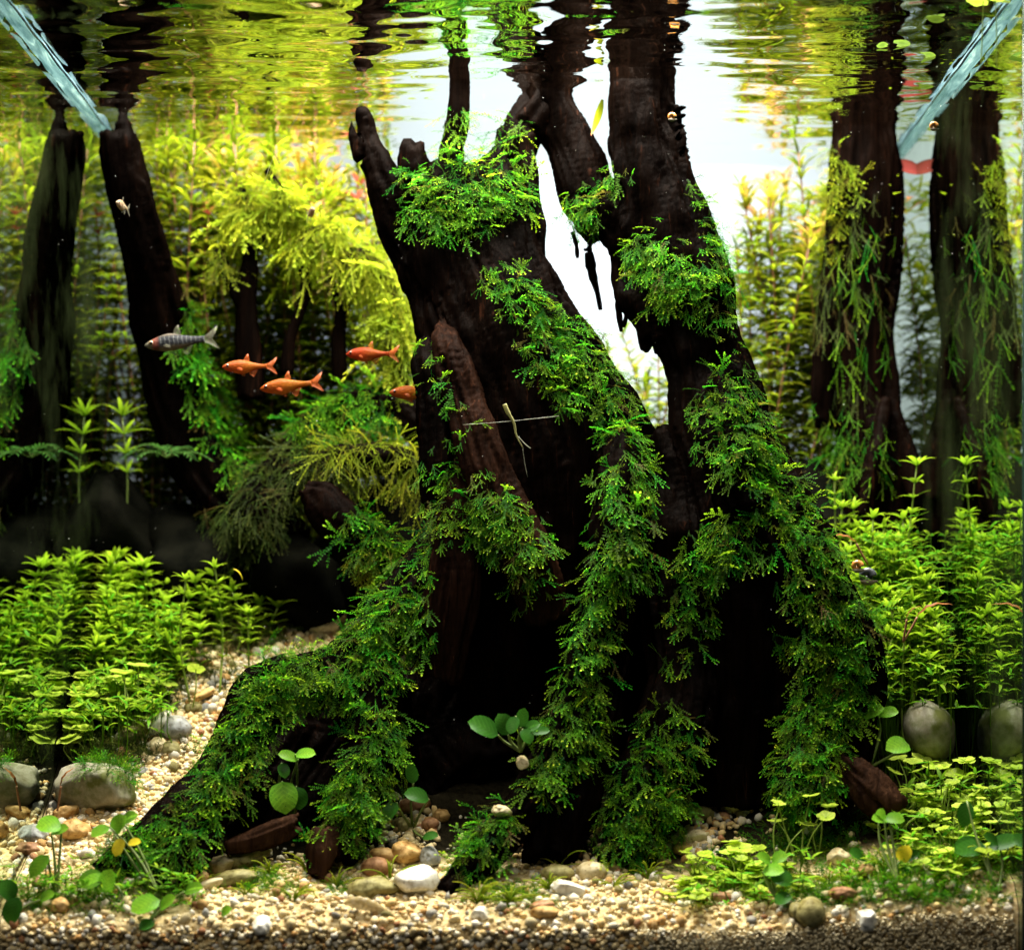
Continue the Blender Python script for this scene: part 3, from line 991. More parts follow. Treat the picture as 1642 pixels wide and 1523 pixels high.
FROND = [frond_template(s, n=10 + s % 3, branches=2 + s % 2, leaf=.112, droop=.25 + .12 * (s % 3)) for s in range(8)]
STRAND = [frond_template(20 + s, n=13, branches=1 + s % 2, lean=0.4, leaf=0.055, droop=0.5) for s in range(4)]


def frond_mesh(name, pts, dirs, nrm, size, temps, mat, base, tip_lo=0.35, tip_hi=1.0, brown=0.06):
    Vs, Fs, Ts, off = [], [], [], 0
    n = len(pts)
    for k in range(n):
        V, F, T = temps[rng.integers(len(temps))]
        R = rot_to(dirs[k], nrm[k])
        s = size[k]
        flip = 1 if rng.random() < 0.5 else -1
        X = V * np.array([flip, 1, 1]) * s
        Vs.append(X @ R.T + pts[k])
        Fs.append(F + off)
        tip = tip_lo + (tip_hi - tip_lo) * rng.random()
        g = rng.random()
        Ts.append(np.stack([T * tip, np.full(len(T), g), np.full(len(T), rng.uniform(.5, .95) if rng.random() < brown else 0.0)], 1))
        off += len(V)
    return mesh_np(name, np.vstack(Vs) - base, np.vstack(Fs), mat, np.vstack(Ts), smooth=False)


CAMP = np.array([0, -DIST, CZ])


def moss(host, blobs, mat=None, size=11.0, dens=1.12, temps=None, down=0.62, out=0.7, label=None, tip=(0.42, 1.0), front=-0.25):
    """One patch of moss on a piece of wood: blobs are (px, py, radius px); fronds root in the wood's surface."""
    th, cc, nn, ar, bvh, base = HOSTS[host.name][:6]
    temps = temps or (FROND + STRAND[:2] + FROND)
    mat = mat or M["moss"]
    Pp, Dd, Nn, Ss = [], [], [], []
    for bpx in blobs:
        px, py, r = bpx[:3]
        dn = dens * (bpx[3] if len(bpx) > 3 else 1)
        tgt = P(px, py, 0.2)
        ray = tgt - CAMP
        ray /= np.linalg.norm(ray)
        hit = bvh.ray_cast(Vector(CAMP), Vector(ray))
        if hit[0] is None:
            along = (cc - CAMP) @ ray
            dist = np.linalg.norm(cc - CAMP - along[:, None] * ray, axis=1)
            c0 = cc[dist.argmin()]
        else:
            c0 = np.array(hit[0])
        rw = W(r, c0[1])
        dd = np.linalg.norm((cc - c0) * np.array([1, 0.7, 1]), axis=1)
        lim = rw * (1.0 + 0.45 * vnoise(cc * 90, int(px)))
        view = cc - CAMP
        view /= np.linalg.norm(view, axis=1)[:, None]
        ok = (dd < lim) & (-(nn * view).sum(1) > front)
        idx = np.nonzero(ok)[0]
        if len(idx) == 0:
            continue
        cnt = int(dn * math.pi * r * r / 62 * 0.85)
        w = ar[idx] * (0.35 + np.clip(nn[idx, 2] + 0.6, 0, 1.6))
        pick = rng.choice(idx, cnt, p=w / w.sum())
        p = cc[pick] + rng.normal(0, 0.0012, (cnt, 3))
        n = nn[pick]
        dr = n * out + np.array([0, 0, -down]) + rng.normal(0, 0.42, (cnt, 3)) + np.array([0, -0.12, 0])
        dr /= np.linalg.norm(dr, axis=1)[:, None]
        up = n * 0.6 + np.array([0, -0.25, 0.8]) + rng.normal(0, 0.3, (cnt, 3))
        Pp.append(p)
        Dd.append(dr)
        Nn.append(up)
        Ss.append(size * 0.001 * np.clip(np.exp(rng.normal(-.12, .34, cnt)), .4, 2.0))
    if not Pp:
        return
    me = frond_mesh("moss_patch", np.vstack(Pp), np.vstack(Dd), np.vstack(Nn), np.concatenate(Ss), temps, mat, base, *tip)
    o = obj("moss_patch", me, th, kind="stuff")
    if label:
        o["label"] = label
    return o


A, B = trunk_a, trunk_b
moss(A, [(765, 230, 44), (812, 212, 30), (758, 285, 44), (802, 300, 46), (830, 262, 26), (835, 320, 26, .6)], size=12)
moss(A, [(668, 296, 30), (690, 335, 46), (660, 350, 24), (735, 335, 48), (775, 350, 36, .7), (660, 285, 22)], size=11)
moss(A, [(808, 448, 36, .8), (842, 478, 46), (872, 525, 56), (915, 560, 56), (952, 610, 48), (905, 625, 40, .8), (940, 520, 30), (985, 660, 40)])
moss(A, [(1010, 700, 40), (985, 765, 40, .8), (1028, 745, 34, .8), (1015, 805, 44), (985, 850, 42, .8), (1005, 900, 50), (965, 935, 36, .6)])
moss(A, [(690, 560, 30, .35), (702, 610, 34, .35), (728, 650, 26, .3), (715, 730, 40, .6), (740, 690, 26, .3)], size=10)
moss(A, [(722, 790, 48, .8), (765, 800, 44, .8), (802, 850, 56), (832, 885, 44), (780, 835, 46), (845, 935, 38, .45), (700, 840, 34, .7)], size=10.5)
moss(A, [(690, 875, 44), (650, 935, 56), (608, 985, 54), (655, 1000, 50), (625, 1045, 44, .8), (590, 1030, 40)])
moss(A, [(552, 1060, 58), (480, 1058, 56), (425, 1078, 52), (510, 1105, 50, .8), (585, 1095, 46, .8), (455, 1100, 40)], size=11)
moss(A, [(405, 1125, 46), (378, 1185, 46), (350, 1240, 46), (400, 1195, 40, .8), (318, 1300, 46), (365, 1255, 40, .7)], size=11)
moss(A, [(262, 1350, 46), (215, 1368, 46), (180, 1394, 40, .8), (240, 1400, 42, .8), (285, 1360, 38, .6), (150, 1412, 32, .6)], size=11)
moss(A, [(588, 1155, 42, .8), (605, 1225, 50), (562, 1255, 50), (545, 1300, 46), (592, 1300, 38, .7), (540, 1345, 36, .7), (625, 1180, 34, .6)])
moss(A, [(772, 1332, 46), (742, 1350, 34), (795, 1318, 34), (760, 1375, 34, .7)], size=10)
moss(A, [(940, 995, 42, .8), (962, 955, 36, .7), (945, 1055, 36, .7), (918, 1128, 50), (896, 1195, 42), (880, 1255, 38, .7), (932, 1180, 38, .8), (980, 1010, 28, .4)])
moss(B, [(1128, 300, 20), (1140, 345, 34), (1152, 395, 38), (1160, 440, 34), (1168, 490, 26, .7), (1150, 520, 28, .5), (1110, 300, 14)], size=10.5)
moss(B, [(1020, 395, 30), (1048, 410, 42), (1072, 445, 46), (1100, 480, 38), (1060, 480, 30, .7), (1110, 430, 30, .7)], size=11)
moss(B, [(962, 300, 30, .8), (932, 328, 34), (985, 285, 24, .7), (920, 345, 24, .8), (950, 345, 26, .6)], size=11)
moss(B, [(1172, 636, 50), (1190, 690, 50), (1150, 700, 42), (1220, 700, 36), (1185, 745, 34, .6), (1140, 640, 30, .7), (1190, 600, 26, .7), (1180, 560, 18, .4)])
moss(B, [(1228, 760, 46), (1262, 800, 50), (1292, 845, 52), (1240, 835, 38, .7), (1312, 890, 46), (1262, 880, 34, .5), (1230, 790, 30)])
moss(B, [(1332, 945, 50), (1295, 950, 42, .7), (1342, 1010, 50), (1362, 1060, 42), (1325, 1080, 48), (1288, 1030, 42, .7), (1372, 990, 36)])
moss(B, [(1150, 875, 46), (1132, 905, 46), (1108, 965, 42, .8), (1172, 855, 30, .7), (1120, 1005, 32, .5), (1090, 1060, 30, .35)])
moss(B, [(1330, 1125, 52), (1362, 1110, 40), (1290, 1170, 48), (1320, 1190, 48), (1280, 1232, 46), (1338, 1235, 38), (1262, 1285, 40, .7), (1310, 1290, 36, .6)])
moss(B, [(1078, 1175, 48), (1060, 1230, 52), (1020, 1288, 54), (1042, 1330, 52), (1002, 1345, 38, .8), (1082, 1285, 34, .7)])
moss(wood_left, [(335, 540, 34, .7), (350, 600, 40), (372, 660, 44), (400, 720, 44), (395, 640, 30, .7), (300, 470, 30, .3), (420, 770, 36, .5), (330, 510, 24)], size=15, down=0.75, tip=(.3, .95))
moss(wood_left, [(400, 850, 50, .8), (350, 850, 44, .6), (450, 900, 46, .7)], mat=M["moss_olive"], size=19, down=0.6, temps=STRAND)
moss(wood_right, [(1345, 290, 30), (1338, 340, 30), (1340, 250, 24), (1330, 400, 26, .6)], mat=M["moss_back"], size=13, down=.5)
moss(wood_right, [(1385, 400, 50, .25), (1370, 470, 44, .25), (1400, 540, 40, .22), (1360, 560, 30, .3)], size=22, temps=STRAND, down=1.2, out=.3)
moss(wood_right, [(1330, 450, 34, .7), (1322, 520, 30, .6), (1350, 350, 40, .5), (1400, 330, 36, .2), (1390, 470, 44, .3), (1370, 620, 40, .35)], mat=M["moss_olive"], size=18, temps=STRAND, down=1.1, out=.35)
moss(wood_right, [(1370, 690, 44, .7), (1350, 740, 46, .6), (1400, 740, 36, .4), (1330, 660, 30, .4)], size=16, temps=STRAND, down=.8)
YB = M["moss_back"]
moss(twig_a, [(385, 305, 44), (430, 290, 44), (360, 350, 34, .8), (455, 330, 36), (480, 340, 30), (400, 350, 30, .5), (345, 410, 26, .7)], mat=YB, size=21, dens=2.2, temps=STRAND + FROND[:2], down=0.7, front=-1)
moss(twig_b, [(500, 372, 36), (540, 370, 36), (488, 410, 26, .7)], mat=YB, size=22, dens=2.6, temps=STRAND + FROND[:2], down=.9, front=-1)
moss(twig_c, [(585, 420, 42), (620, 465, 44), (638, 530, 44), (560, 410, 30), (640, 600, 40, .8)], mat=YB, size=23, dens=2.6, temps=STRAND + FROND[:2], down=.8, front=-1)
moss(limb, [(505, 680, 46), (550, 655, 46), (590, 640, 40), (610, 680, 36, .7), (530, 700, 40, .8)], size=13)
moss(limb, [(430, 790, 46), (455, 735, 42), (490, 760, 46), (400, 840, 46), (500, 710, 36), (520, 770, 40)], mat=M["moss_olive"], size=18, temps=STRAND, dens=1.1, down=.6)
moss(limb, [(570, 735, 46), (630, 735, 46), (680, 770, 40), (530, 745, 36, .7)], mat=YB, size=21, temps=STRAND, dens=.9, down=.5)
moss(log, [(575, 845, 38), (615, 870, 40), (650, 895, 40), (600, 900, 36, .7), (680, 910, 34)], size=12)
moss(log, [(560, 970, 30, .7)], mat=M["moss_back"], size=10)

# ------------------------------------------------------------------ leaves and plants
def leaf_np(length=1.0, width=0.3, rows=5, curl=0.5, fold=0.12, shape="lance", wave=0.0):
    V, T = [], []
    for k in range(rows + 1):
        u = k / rows
        if shape == "lance":
            w = width * (math.sin(math.pi * min(1, u * 0.95 + 0.05)) ** 0.75) * (1 - 0.35 * u) + 0.01 * width
        elif shape == "oval":
            w = width * math.sqrt(max(0.0, 1 - (2 * u - 1) ** 2)) + 0.012
        else:
            w = width * (1 - u) ** 0.7 * (0.3 + min(1, u * 5) * 0.7)
        if k == rows:
            w = 0.006
        y = u * length * (1 - 0.1 * curl * u)
        z = 0.18 * curl * math.sin(u * 1.2) - 0.45 * curl * u * u
        z += wave * math.sin(u * 22) * 0.02
        for sx in (-1, 0, 1):
            V.append((sx * w / 2, y * 1.0, z * length + (abs(sx) * fold * w)))
            T.append((0.1 + 0.9 * u, 0.3 if sx else 0.1, 0))
    F = []
    for k in range(rows):
        for c in range(2):
            a = k * 3 + c
            F.append((a, a + 1, a + 4, a + 3))
    return np.array(V), np.array(F), np.array(T)


def disc_leaf_np(lobes=5, n=25, cup=0.12, seed=0):
    r = np.random.default_rng(seed)
    V = [(0, 0, -cup * 0.6)]
    T = [(0.0, 0.2, 0)]
    ph = r.random() * 6
    for ring, rr in ((1, 0.55), (2, 1.0)):
        for k in range(n):
            a = 2 * math.pi * k / n
            sc = 1 + (0.11 * abs(math.sin(a * lobes / 2 + ph)) - 0.09) * (ring == 2)
            if abs(a - math.pi) < 0.17 and ring == 2:
                sc *= 0.62
            V.append((rr * sc * math.cos(a), rr * sc * math.sin(a), cup * (rr ** 2 - 0.6) + 0.05 * math.sin(a * lobes + ph) * rr + 0.03 * r.random()))
            T.append((0.4 + 0.5 * rr, 0.2, 0))
    F3 = [(0, 1 + k, 1 + (k + 1) % n) for k in range(n)]
    F4 = [(1 + k, 1 + n + k, 1 + n + (k + 1) % n, 1 + (k + 1) % n) for k in range(n)]
    return np.array(V), [np.array(F3), np.array(F4)], np.array(T)


def lm(name, mat, *a, **k):
    V, F, T = leaf_np(*a, **k)
    return mesh_np(name, V, F, mat, T)


LEAF_CARPET = [lm("leaf", M["carpet"], 1, w, 5, c, 0.14) for w, c in ((.30, .55), (.34, .85), (.27, .35), (.36, 1.1))]
LEAF_STAR = [lm("leaf", M["carpet"], 1, .17, 5, c, 0.12) for c in (.3, .7)]


def stem_plant(tip, base, label, cat="plant", group=None, name="stem_plant", leaves=LEAF_CARPET, leaf_len=0.0165, whorls=3, per=5, gap=0.0070, smat=None, stuff_whorls=4, low_mat=None, bend=0.004):
    base = np.asarray(base, float)
    tip = np.asarray(tip, float)
    th = thing(name, label, cat, base, group)
    mid = (base + tip) / 2 + np.array([rng.normal(0, bend), rng.normal(0, bend), 0])
    C = catmull([base - base, mid - base, tip - base], 5)
    r = np.linspace(0.0009, 0.0006, len(C))
    V, F = tube_np(C, r, r, 5)
    obj("stem", mesh_np("stem", V, F, smat or M["stem"]), th)
    L = np.linalg.norm(np.diff(C, axis=0), axis=1)
    cum = np.concatenate([[0], np.cumsum(L)])
    tot = cum[-1]
    low_V, low_F, low_T, off = [], [], [], 0
    a0 = rng.random() * 6
    wn = 0
    s = tot
    while s > tot * 0.12 and wn < whorls + stuff_whorls:
        pos = np.array([np.interp(s, cum, C[:, k]) for k in range(3)])
        k0 = min(np.searchsorted(cum, s), len(C) - 1)
        ax = C[k0] - C[max(0, k0 - 1)] if k0 else C[1] - C[0]
        ax = ax / (np.linalg.norm(ax) + 1e-9)
        n = per if wn else per + 2
        for q in range(n):
            a = a0 + wn * 0.9 + 2 * math.pi * q / n + rng.normal(0, .15)
            el = rng.uniform(0.1, 0.5) if wn else (rng.uniform(0.25, 0.7) if q < n - 2 else rng.uniform(.95, 1.35))
            dr = np.array([math.cos(a) * math.cos(el), math.sin(a) * math.cos(el), math.sin(el)]) + ax * 0.2
            upv = np.array([-math.cos(a) * math.sin(el), -math.sin(a) * math.sin(el), math.cos(el)])
            R = rot_to(dr, upv)
            ln = leaf_len * rng.uniform(0.75, 1.15) * (1.0 if wn else (1.0 if q < n - 2 else 0.75)) * (1 - 0.05 * wn)
            if wn < whorls:
                o = obj("leaf", leaves[rng.integers(len(leaves))], th, loc=pos, rot=quat(R), scale=ln)
            else:
                Vl, Fl, Tl = leaf_np(1, .3, 4, .7, .12)
                low_V.append((Vl * ln) @ R.T + pos)
                low_F.append(Fl + off)
                low_T.append(Tl)
                off += len(Vl)
        s -= gap * rng.uniform(0.85, 1.15)
        wn += 1
    if low_V:
        obj("lower_leaves", mesh_np("lower_leaves", np.vstack(low_V), np.vstack(low_F), low_mat or leaves[0].materials[0], np.vstack(low_T)), th, kind="stuff")
    return th


CULL = []
# thicket of bright stem plants by the left-hand wall
env = lambda px: np.interp(px, [-40, 0, 60, 120, 180, 235, 265, 300, 340, 390, 430, 480], [935, 925, 900, 888, 893, 886, 925, 930, 912, 935, 965, 1010])
LEFTL = (("pointed leaved stem plant in the back row against the black rock by the glass wall", "pointed leaved stem plant in the back row below the bare black branch"),
         ("pointed leaved stem plant in the thick of the bright thicket by the glass wall", "pointed leaved stem plant in the thick of the bright thicket toward the dark hollow"),
         ("pointed leaved stem plant low in the front row just behind the round clover leaves", "pointed leaved stem plant low in the front row beside the upper gravel path"))
n = 0
for row, (d0, up, cnt) in enumerate(((.31, 0, 15), (.295, 22, 15), (.28, 48, 15), (.265, 76, 14), (.252, 104, 12), (.240, 130, 10))):
    for q in range(cnt):
        px = -25 + (q + rng.uniform(-.35, .35)) * 500 / cnt - row * 6
        if px < -14 or px > 470 - row * 44:
            continue
        d = d0 + rng.uniform(-.01, .01)
        py = env(px) + up + rng.uniform(0, 30)
        tip = P(px, py, d)
        bx = tip[0] + rng.normal(0, .004)
        bx = min(max(bx, XL + .012), XR - .012)
        tip[0] = min(max(tip[0], XL + .014), XR - .014)
        bz = float(height(np.array([bx]), np.array([d]))[0]) - .002
        if tip[2] - bz < 0.02:
            tip[2] = bz + 0.02 + rng.uniform(0, .008)
        CULL.append(stem_plant(tip, (bx, d, bz), LEFTL[min(2, row // 2)][int(px > 200)], "stem plant", "bright stem plants above the gravel path", whorls=3 if row < 5 else 2, stuff_whorls=4))
for px, py, d, lab in ((345, 912, .235, "tall bright stem plant rising clear of its thicket against the dark hollow"), (298, 930, .225, "bright stem plant with spreading star top, second tallest at the thicket edge"), (398, 985, .215, "small upright stem plant alone on dark soil next to the gravel path")):
    t = P(px, py, d)
    stem_plant(t, (t[0] + .003, d, float(height(np.array([t[0]]), np.array([d]))[0])), lab, "stem plant", leaf_len=.0125, whorls=3, gap=.010)

RIGHTL = ("bright stem plant in the back row of the thicket before the dark pillar", "bright stem plant amid the thicket between trunk moss and glass wall", "bright stem plant low in the front row just above the grey cobble")
for row, (d0, py0, cnt) in enumerate(((.275, 825, 13), (.25, 855, 14), (.225, 890, 15), (.20, 930, 15), (.18, 970, 14), (.165, 1010, 13))):
    for q in range(cnt):
        d = d0 + rng.uniform(-.008, .008)
        px = 1350 + (q + rng.uniform(-.4, .4)) * (821 + (XR - .011) / K / ((DIST + d0) / DIST) - 1350) / cnt
        t = P(px, py0 + rng.uniform(-10, 60), d)
        if t[0] > XR - .011:
            continue
        bz = float(height(np.array([t[0]]), np.array([d]))[0]) - .002
        t[2] = max(t[2], bz + .02)
        CULL.append(stem_plant(t, (t[0] + rng.normal(0, .003), d, bz), RIGHTL[row // 2], "stem plant", "bright stem plants behind the clover leaves", whorls=3, leaf_len=.0140, per=4, gap=.0075, stuff_whorls=4))
for px, py, d, bx, lab in ((1470, 748, .24, 1418, "tallest bright stem plant, leaning, with broad leaf tiers before the dark pillar foot"), (1338, 772, .25, 1352, "slim stem plant with a small crown rising beside the mossy trunk flank"), (1400, 832, .22, 1405, "short stem plant with a yellow green crown between trunk moss and thicket")):
    t = P(px, py, d)
    b_ = P(bx, 1000, d)
    stem_plant(t, (b_[0], d, float(height(np.array([b_[0]]), np.array([d]))[0])), lab, "stem plant", leaf_len=.016 if px > 1450 else .012, whorls=3, gap=.011, per=4, stuff_whorls=1 if px != 1338 else 0)

# star-shaped plant and fern before the far wall, by the bare branch
t = P(196, 668, .335)
stem_plant(t, (t[0], .335, .25), "yellow green plant with a narrow leaved star crown beside the bare black branch", "stem plant", name="star_plant", leaves=LEAF_STAR, leaf_len=.022, whorls=4, per=7, gap=.013, smat=M["stem_dark"], stuff_whorls=0)


def fern(base, label, n=11, ln=.045):
    th = thing("fern", label, "fern", base)
    V, T = [], []
    F = []
    for q in range(n):
        a = 2 * math.pi * q / n + rng.normal(0, .2)
        el = rng.uniform(.35, 1.1)
        pts = []
        for k in range(9):
            u = k / 8
            r = ln * u
            pts.append(np.array([math.cos(a) * r * math.cos(el * (1 - .5 * u)), math.sin(a) * r * .7 * math.cos(el * (1 - .5 * u)), r * math.sin(el) - .55 * ln * u * u * math.sin(el) - .2 * ln * u ** 3]))
        pts = np.array(pts)
        C = catmull(pts, 2)
        V1, F1 = tube_np(C, np.full(len(C), .0005), np.full(len(C), .0005), 4)
        fo = obj("frond", mesh_np("frond", V1, F1, M["fern"], np.full((len(V1), 3), .3)), th)
        for k in range(2, 9):
            for sg in (-1, 1):
                ax = pts[k] - pts[k - 1]
                ax /= np.linalg.norm(ax)
                sd = np.cross(ax, (0, 0, 1.0))
                sd /= np.linalg.norm(sd) + 1e-9
                dr = ax * .75 + sd * sg * .8
                obj("leaflet", FERN_LEAF, fo, loc=pts[k], rot=quat(rot_to(dr, np.array([0, -.3, 1.]))), scale=.0125 * (1.1 - .07 * k))
    return th


FERN_LEAF = lm("leaflet", M["fern"], 1, .2, 4, .4, .1)
fern(P(268, 735, .318), "dark green fern with arching leaflets in front of the bare black branch", 9, .032)

# background stems, backlit, some with pink tips
def back_stem_mesh(h, seed, pink=True):
    r = np.random.default_rng(seed)
    parts, Ts = [], []
    z = 0.02
    lean = r.normal(0, .032, 2) * np.array([1, .4])
    while z < h:
        u = z / h
        n = 5
        a0 = r.random() * 6
        for q in range(n):
            a = a0 + 2 * math.pi * q / n + r.normal(0, .2)
            top = u > .93
            el = r.uniform(.05, .5) if not top else r.uniform(.3, 1.1)
            dr = np.array([math.cos(a) * math.cos(el), math.sin(a) * math.cos(el), math.sin(el)])
            up = np.array([-math.cos(a) * math.sin(el), -math.sin(a) * math.sin(el), math.cos(el)])
            R = rot_to(dr, up)
            V, F, T = leaf_np(1, .19, 3, r.uniform(.4, 1.2), .1)
            ln = r.uniform(.015, .024)
            parts.append(((V * ln) @ R.T + np.array([lean[0] * u * u, lean[1] * u * u, z]), F))
            tt = np.clip(-.05 + .28 * T[:, 0] + .36 * u ** 1.3 + (.42 if (u > .94 and pink) else 0) + r.normal(0, .06), 0, 1)  # shade towards the foot of the stem put into the leaf tint
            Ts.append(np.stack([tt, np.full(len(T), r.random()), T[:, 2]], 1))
        z += r.uniform(.0058, .0085)
    V, F = merge(parts)
    C = np.array([[lean[0] * u * u, lean[1] * u * u, u * h] for u in np.linspace(0, 1, 7)])
    Vs, Fs = tube_np(C, np.full(7, .0008), np.full(7, .0008), 4)
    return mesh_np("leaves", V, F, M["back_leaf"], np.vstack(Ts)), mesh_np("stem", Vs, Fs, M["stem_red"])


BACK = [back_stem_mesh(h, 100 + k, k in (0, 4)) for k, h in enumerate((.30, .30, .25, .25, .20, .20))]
BH = [.30, .30, .25, .25, .20, .20]
btop = lambda px: np.interp(px, [150, 200, 300, 360, 440, 540, 600, 650, 700, 860, 940, 1000, 1040, 1070, 1190, 1230, 1300, 1340, 1420, 1480], [262, 262, 262, 262, 270, 262, 272, 330, 420, 690, 660, 640, 560, 540, 400, 335, 290, 275, 270, 270])
BL1 = lambda px: "narrow leaved stem plant glowing before the lit screen, " + ("beside the bare black branch" if px < 330 else "around the forked twig" if px < 470 else "behind the moss canopy twigs" if px < 570 else "next to the broken prong")
BL2 = lambda px: "narrow leaved stem plant glowing before the lit screen, " + ("beside the slanting trunk moss" if px < 1290 else "behind the upright pillar")
BL3 = lambda px: "narrow leaved stem plant seen in the gap between the two trunks"
for (x0, x1, cnt, lab, grp) in ((180, 675, 150, BL1, "backlit stem plants by the forked twig"), (1165, 1466, 62, BL2, "backlit stem plants by the pillar"), (905, 1090, 24, BL3, "backlit stem plants in the gap")):
    for q in range(cnt):
        px = x0 + (q + rng.random()) * (x1 - x0) / cnt
        d = rng.uniform(.378, .434)
        surf = HY - (WATER_Z - CZ) / (K * (DIST + d) / DIST)
        t = P(px, surf + (btop(px) - 262) * 1.05 + abs(rng.normal(0, 16)) + (0 if q % 3 else 75), d)
        t[2] = min(t[2], WATER_Z - .005)
        if not XL + .014 < t[0] < XR - .014:
            continue
        bz = float(height(np.array([t[0]]), np.array([d]))[0]) - .03
        hgt = t[2] - bz
        k = int(np.argmin([abs(h - hgt) + rng.random() * .02 for h in BH]))
        th = thing("backlit_plant", ("pink tipped " if k in (0, 4) else "all green ") + lab(px), "stem plant", (t[0], d, bz), grp, rot=(0, rng.normal(0, .06), (0 if rng.random() < .5 else math.pi) + rng.normal(0, .5)))
        s = hgt / BH[k]
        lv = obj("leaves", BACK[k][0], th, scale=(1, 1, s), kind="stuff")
        obj("stem", BACK[k][1], th, scale=(1, 1, s))
        CULL.append(th)
# the far foliage behind them: nobody could count it
def far_foliage():
    parts, Ts = [], []
    tries = 0
    while len(parts) < 16000 and tries < 90000:
        tries += 1
        side = rng.random()
        px = rng.uniform(170, 690) if side < .62 else rng.uniform(1150, 1490) if side < .93 else rng.uniform(850, 1100)
        d = rng.uniform(.405, .442)
        top = HY - (WATER_Z - CZ) / (K * (DIST + d) / DIST) + (btop(px) - 262) * 1.05 + (6 if px < 560 else 30)
        py = rng.uniform(220, 860)
        if py < top:
            continue
        edge = 1.0 if (px < 560 or px > 1290) else .45
        clump = vnoise(np.array([[px * .03, py * .018, 2.0]]), 6)[0]
        if rng.random() > edge * (.55 + .45 * clump + .9 * (py > 430)):
            continue
        c = P(px, py, d)
        if not (XL + .012 < c[0] < XR - .012) or c[2] > WATER_Z - .003:
            continue
        a0 = rng.random() * 6.28
        for q in range(3):
            a = a0 + q * 2.1 + rng.normal(0, .3)
            el = rng.uniform(-.5, .7)
            dr = np.array([math.cos(a) * math.cos(el), .5 * math.sin(a) * math.cos(el), math.sin(el)])
            R = rot_to(dr, np.array([rng.normal(0, .4), -.7, .8]))
            V, F, T = LEAF_FAR[rng.integers(3)]
            parts.append(((V * rng.uniform(.011, .021)) @ R.T + c, F))
            tt = np.clip(.30 * T[:, 0] + .40 * sm(620, 300, py) + rng.normal(0, .08), 0, .75)  # tint darkens downwards: dim light low at the back painted in
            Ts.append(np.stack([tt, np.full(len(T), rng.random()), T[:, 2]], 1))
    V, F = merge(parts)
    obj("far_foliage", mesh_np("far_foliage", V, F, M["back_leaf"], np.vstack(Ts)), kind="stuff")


def undergrowth(name, mat, boxes, lo, hi):
    parts, Ts = [], []
    for x0, x1, y0, y1, d0, d1, cnt in boxes:
        for _ in range(cnt):
            u = rng.random()
            d = d1 + (d0 - d1) * u + rng.normal(0, .008)
            py = y0 + (y1 - y0) * u + rng.normal(0, 16)
            c = P(rng.uniform(x0, x1), py, max(d, .02))
            if not (XL + .004 < c[0] < XR - .004):
                continue
            a0 = rng.random() * 6.28
            for q in range(4):
                a = a0 + q * 1.57 + rng.normal(0, .3)
                el = rng.uniform(-.2, .9)
                dr = np.array([math.cos(a) * math.cos(el), math.sin(a) * math.cos(el), math.sin(el)])
                R = rot_to(dr, np.array([rng.normal(0, .4), -.4, 1]))
                V, F, T = LEAF_FAR[rng.integers(3)]
                parts.append(((V * np.array([1.3, 1, 1]) * rng.uniform(lo, hi)) @ R.T + c, F))
                Ts.append(np.stack([np.clip(.1 + .6 * T[:, 0], 0, 1), np.full(len(T), rng.random()), np.zeros(len(T))], 1))
            g = float(height(np.array([c[0]]), np.array([c[1]]))[0])
            if c[2] - g > .004 and rng.random() < .5:
                C = np.array([[c[0] + rng.normal(0, .004), c[1], g], [c[0], c[1], (g + c[2]) / 2], c])
                V, F = tube_np(C, np.full(3, .0004), np.full(3, .0004), 4, cap=False)
                parts.append((V, F))
                Ts.append(np.tile([.3, .4, 0], (len(V), 1)))
    V, F = merge(parts)
    obj(name, mesh_np(name, V, F, mat, np.vstack(Ts)), kind="stuff")


LEAF_FAR = [leaf_np(1, .2, 3, c, .1) for c in (.3, .8, 1.3)]
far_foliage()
undergrowth("undergrowth", M["carpet"], [(1375, 1560, 860, 1110, .15, .25, 620), (0, 290, 965, 1085, .235, .275, 330), (0, 275, 1085, 1150, .18, .225, 260), (1420, 1660, 1230, 1410, .03, .12, 190), (1110, 1300, 1390, 1450, .015, .05, 50)], .006, .0115)
undergrowth("undergrowth", M["carpet"], [(10, 330, 1405, 1455, .010, .030, 150), (1330, 1640, 1385, 1440, .012, .04, 150)], .0045, .0085)
# pink crowned stems that stand out
PINK = [lm("leaf", M["red_leaf"], 1, .2, 4, c, .1) for c in (.4, .8)]
for px, py, d, lab in ((575, 300, .40, "stem plant with a large salmon pink crown left of the broken prong"), (335, 345, .37, "stem plant with small pink crown leaves behind the bare branch"), (372, 352, .375, "pink tipped stem plant close to the forked twig"), (60 + 160, 350, .39, "pink tipped stem plant hidden partly by the bare branch")):
    t = P(px, py, d)
    lab = lab.replace("left of", "next to")
    stem_plant(t, (t[0], d, t[2] - .09), lab, "stem plant", name="pink_stem_plant", leaves=PINK, leaf_len=.022 if px == 575 else .014, whorls=2, per=5, gap=.011, smat=M["stem_red"], stuff_whorls=4, low_mat=M["back_leaf"])

# clover-leaved creeping plants
CLOVER = [mesh_np("leaf", *disc_leaf_np(5 + k % 2, 26, .12 + .05 * k, k)[:2], M["clover"], disc_leaf_np(5 + k % 2, 26, .12 + .05 * k, k)[2]) for k in range(4)]


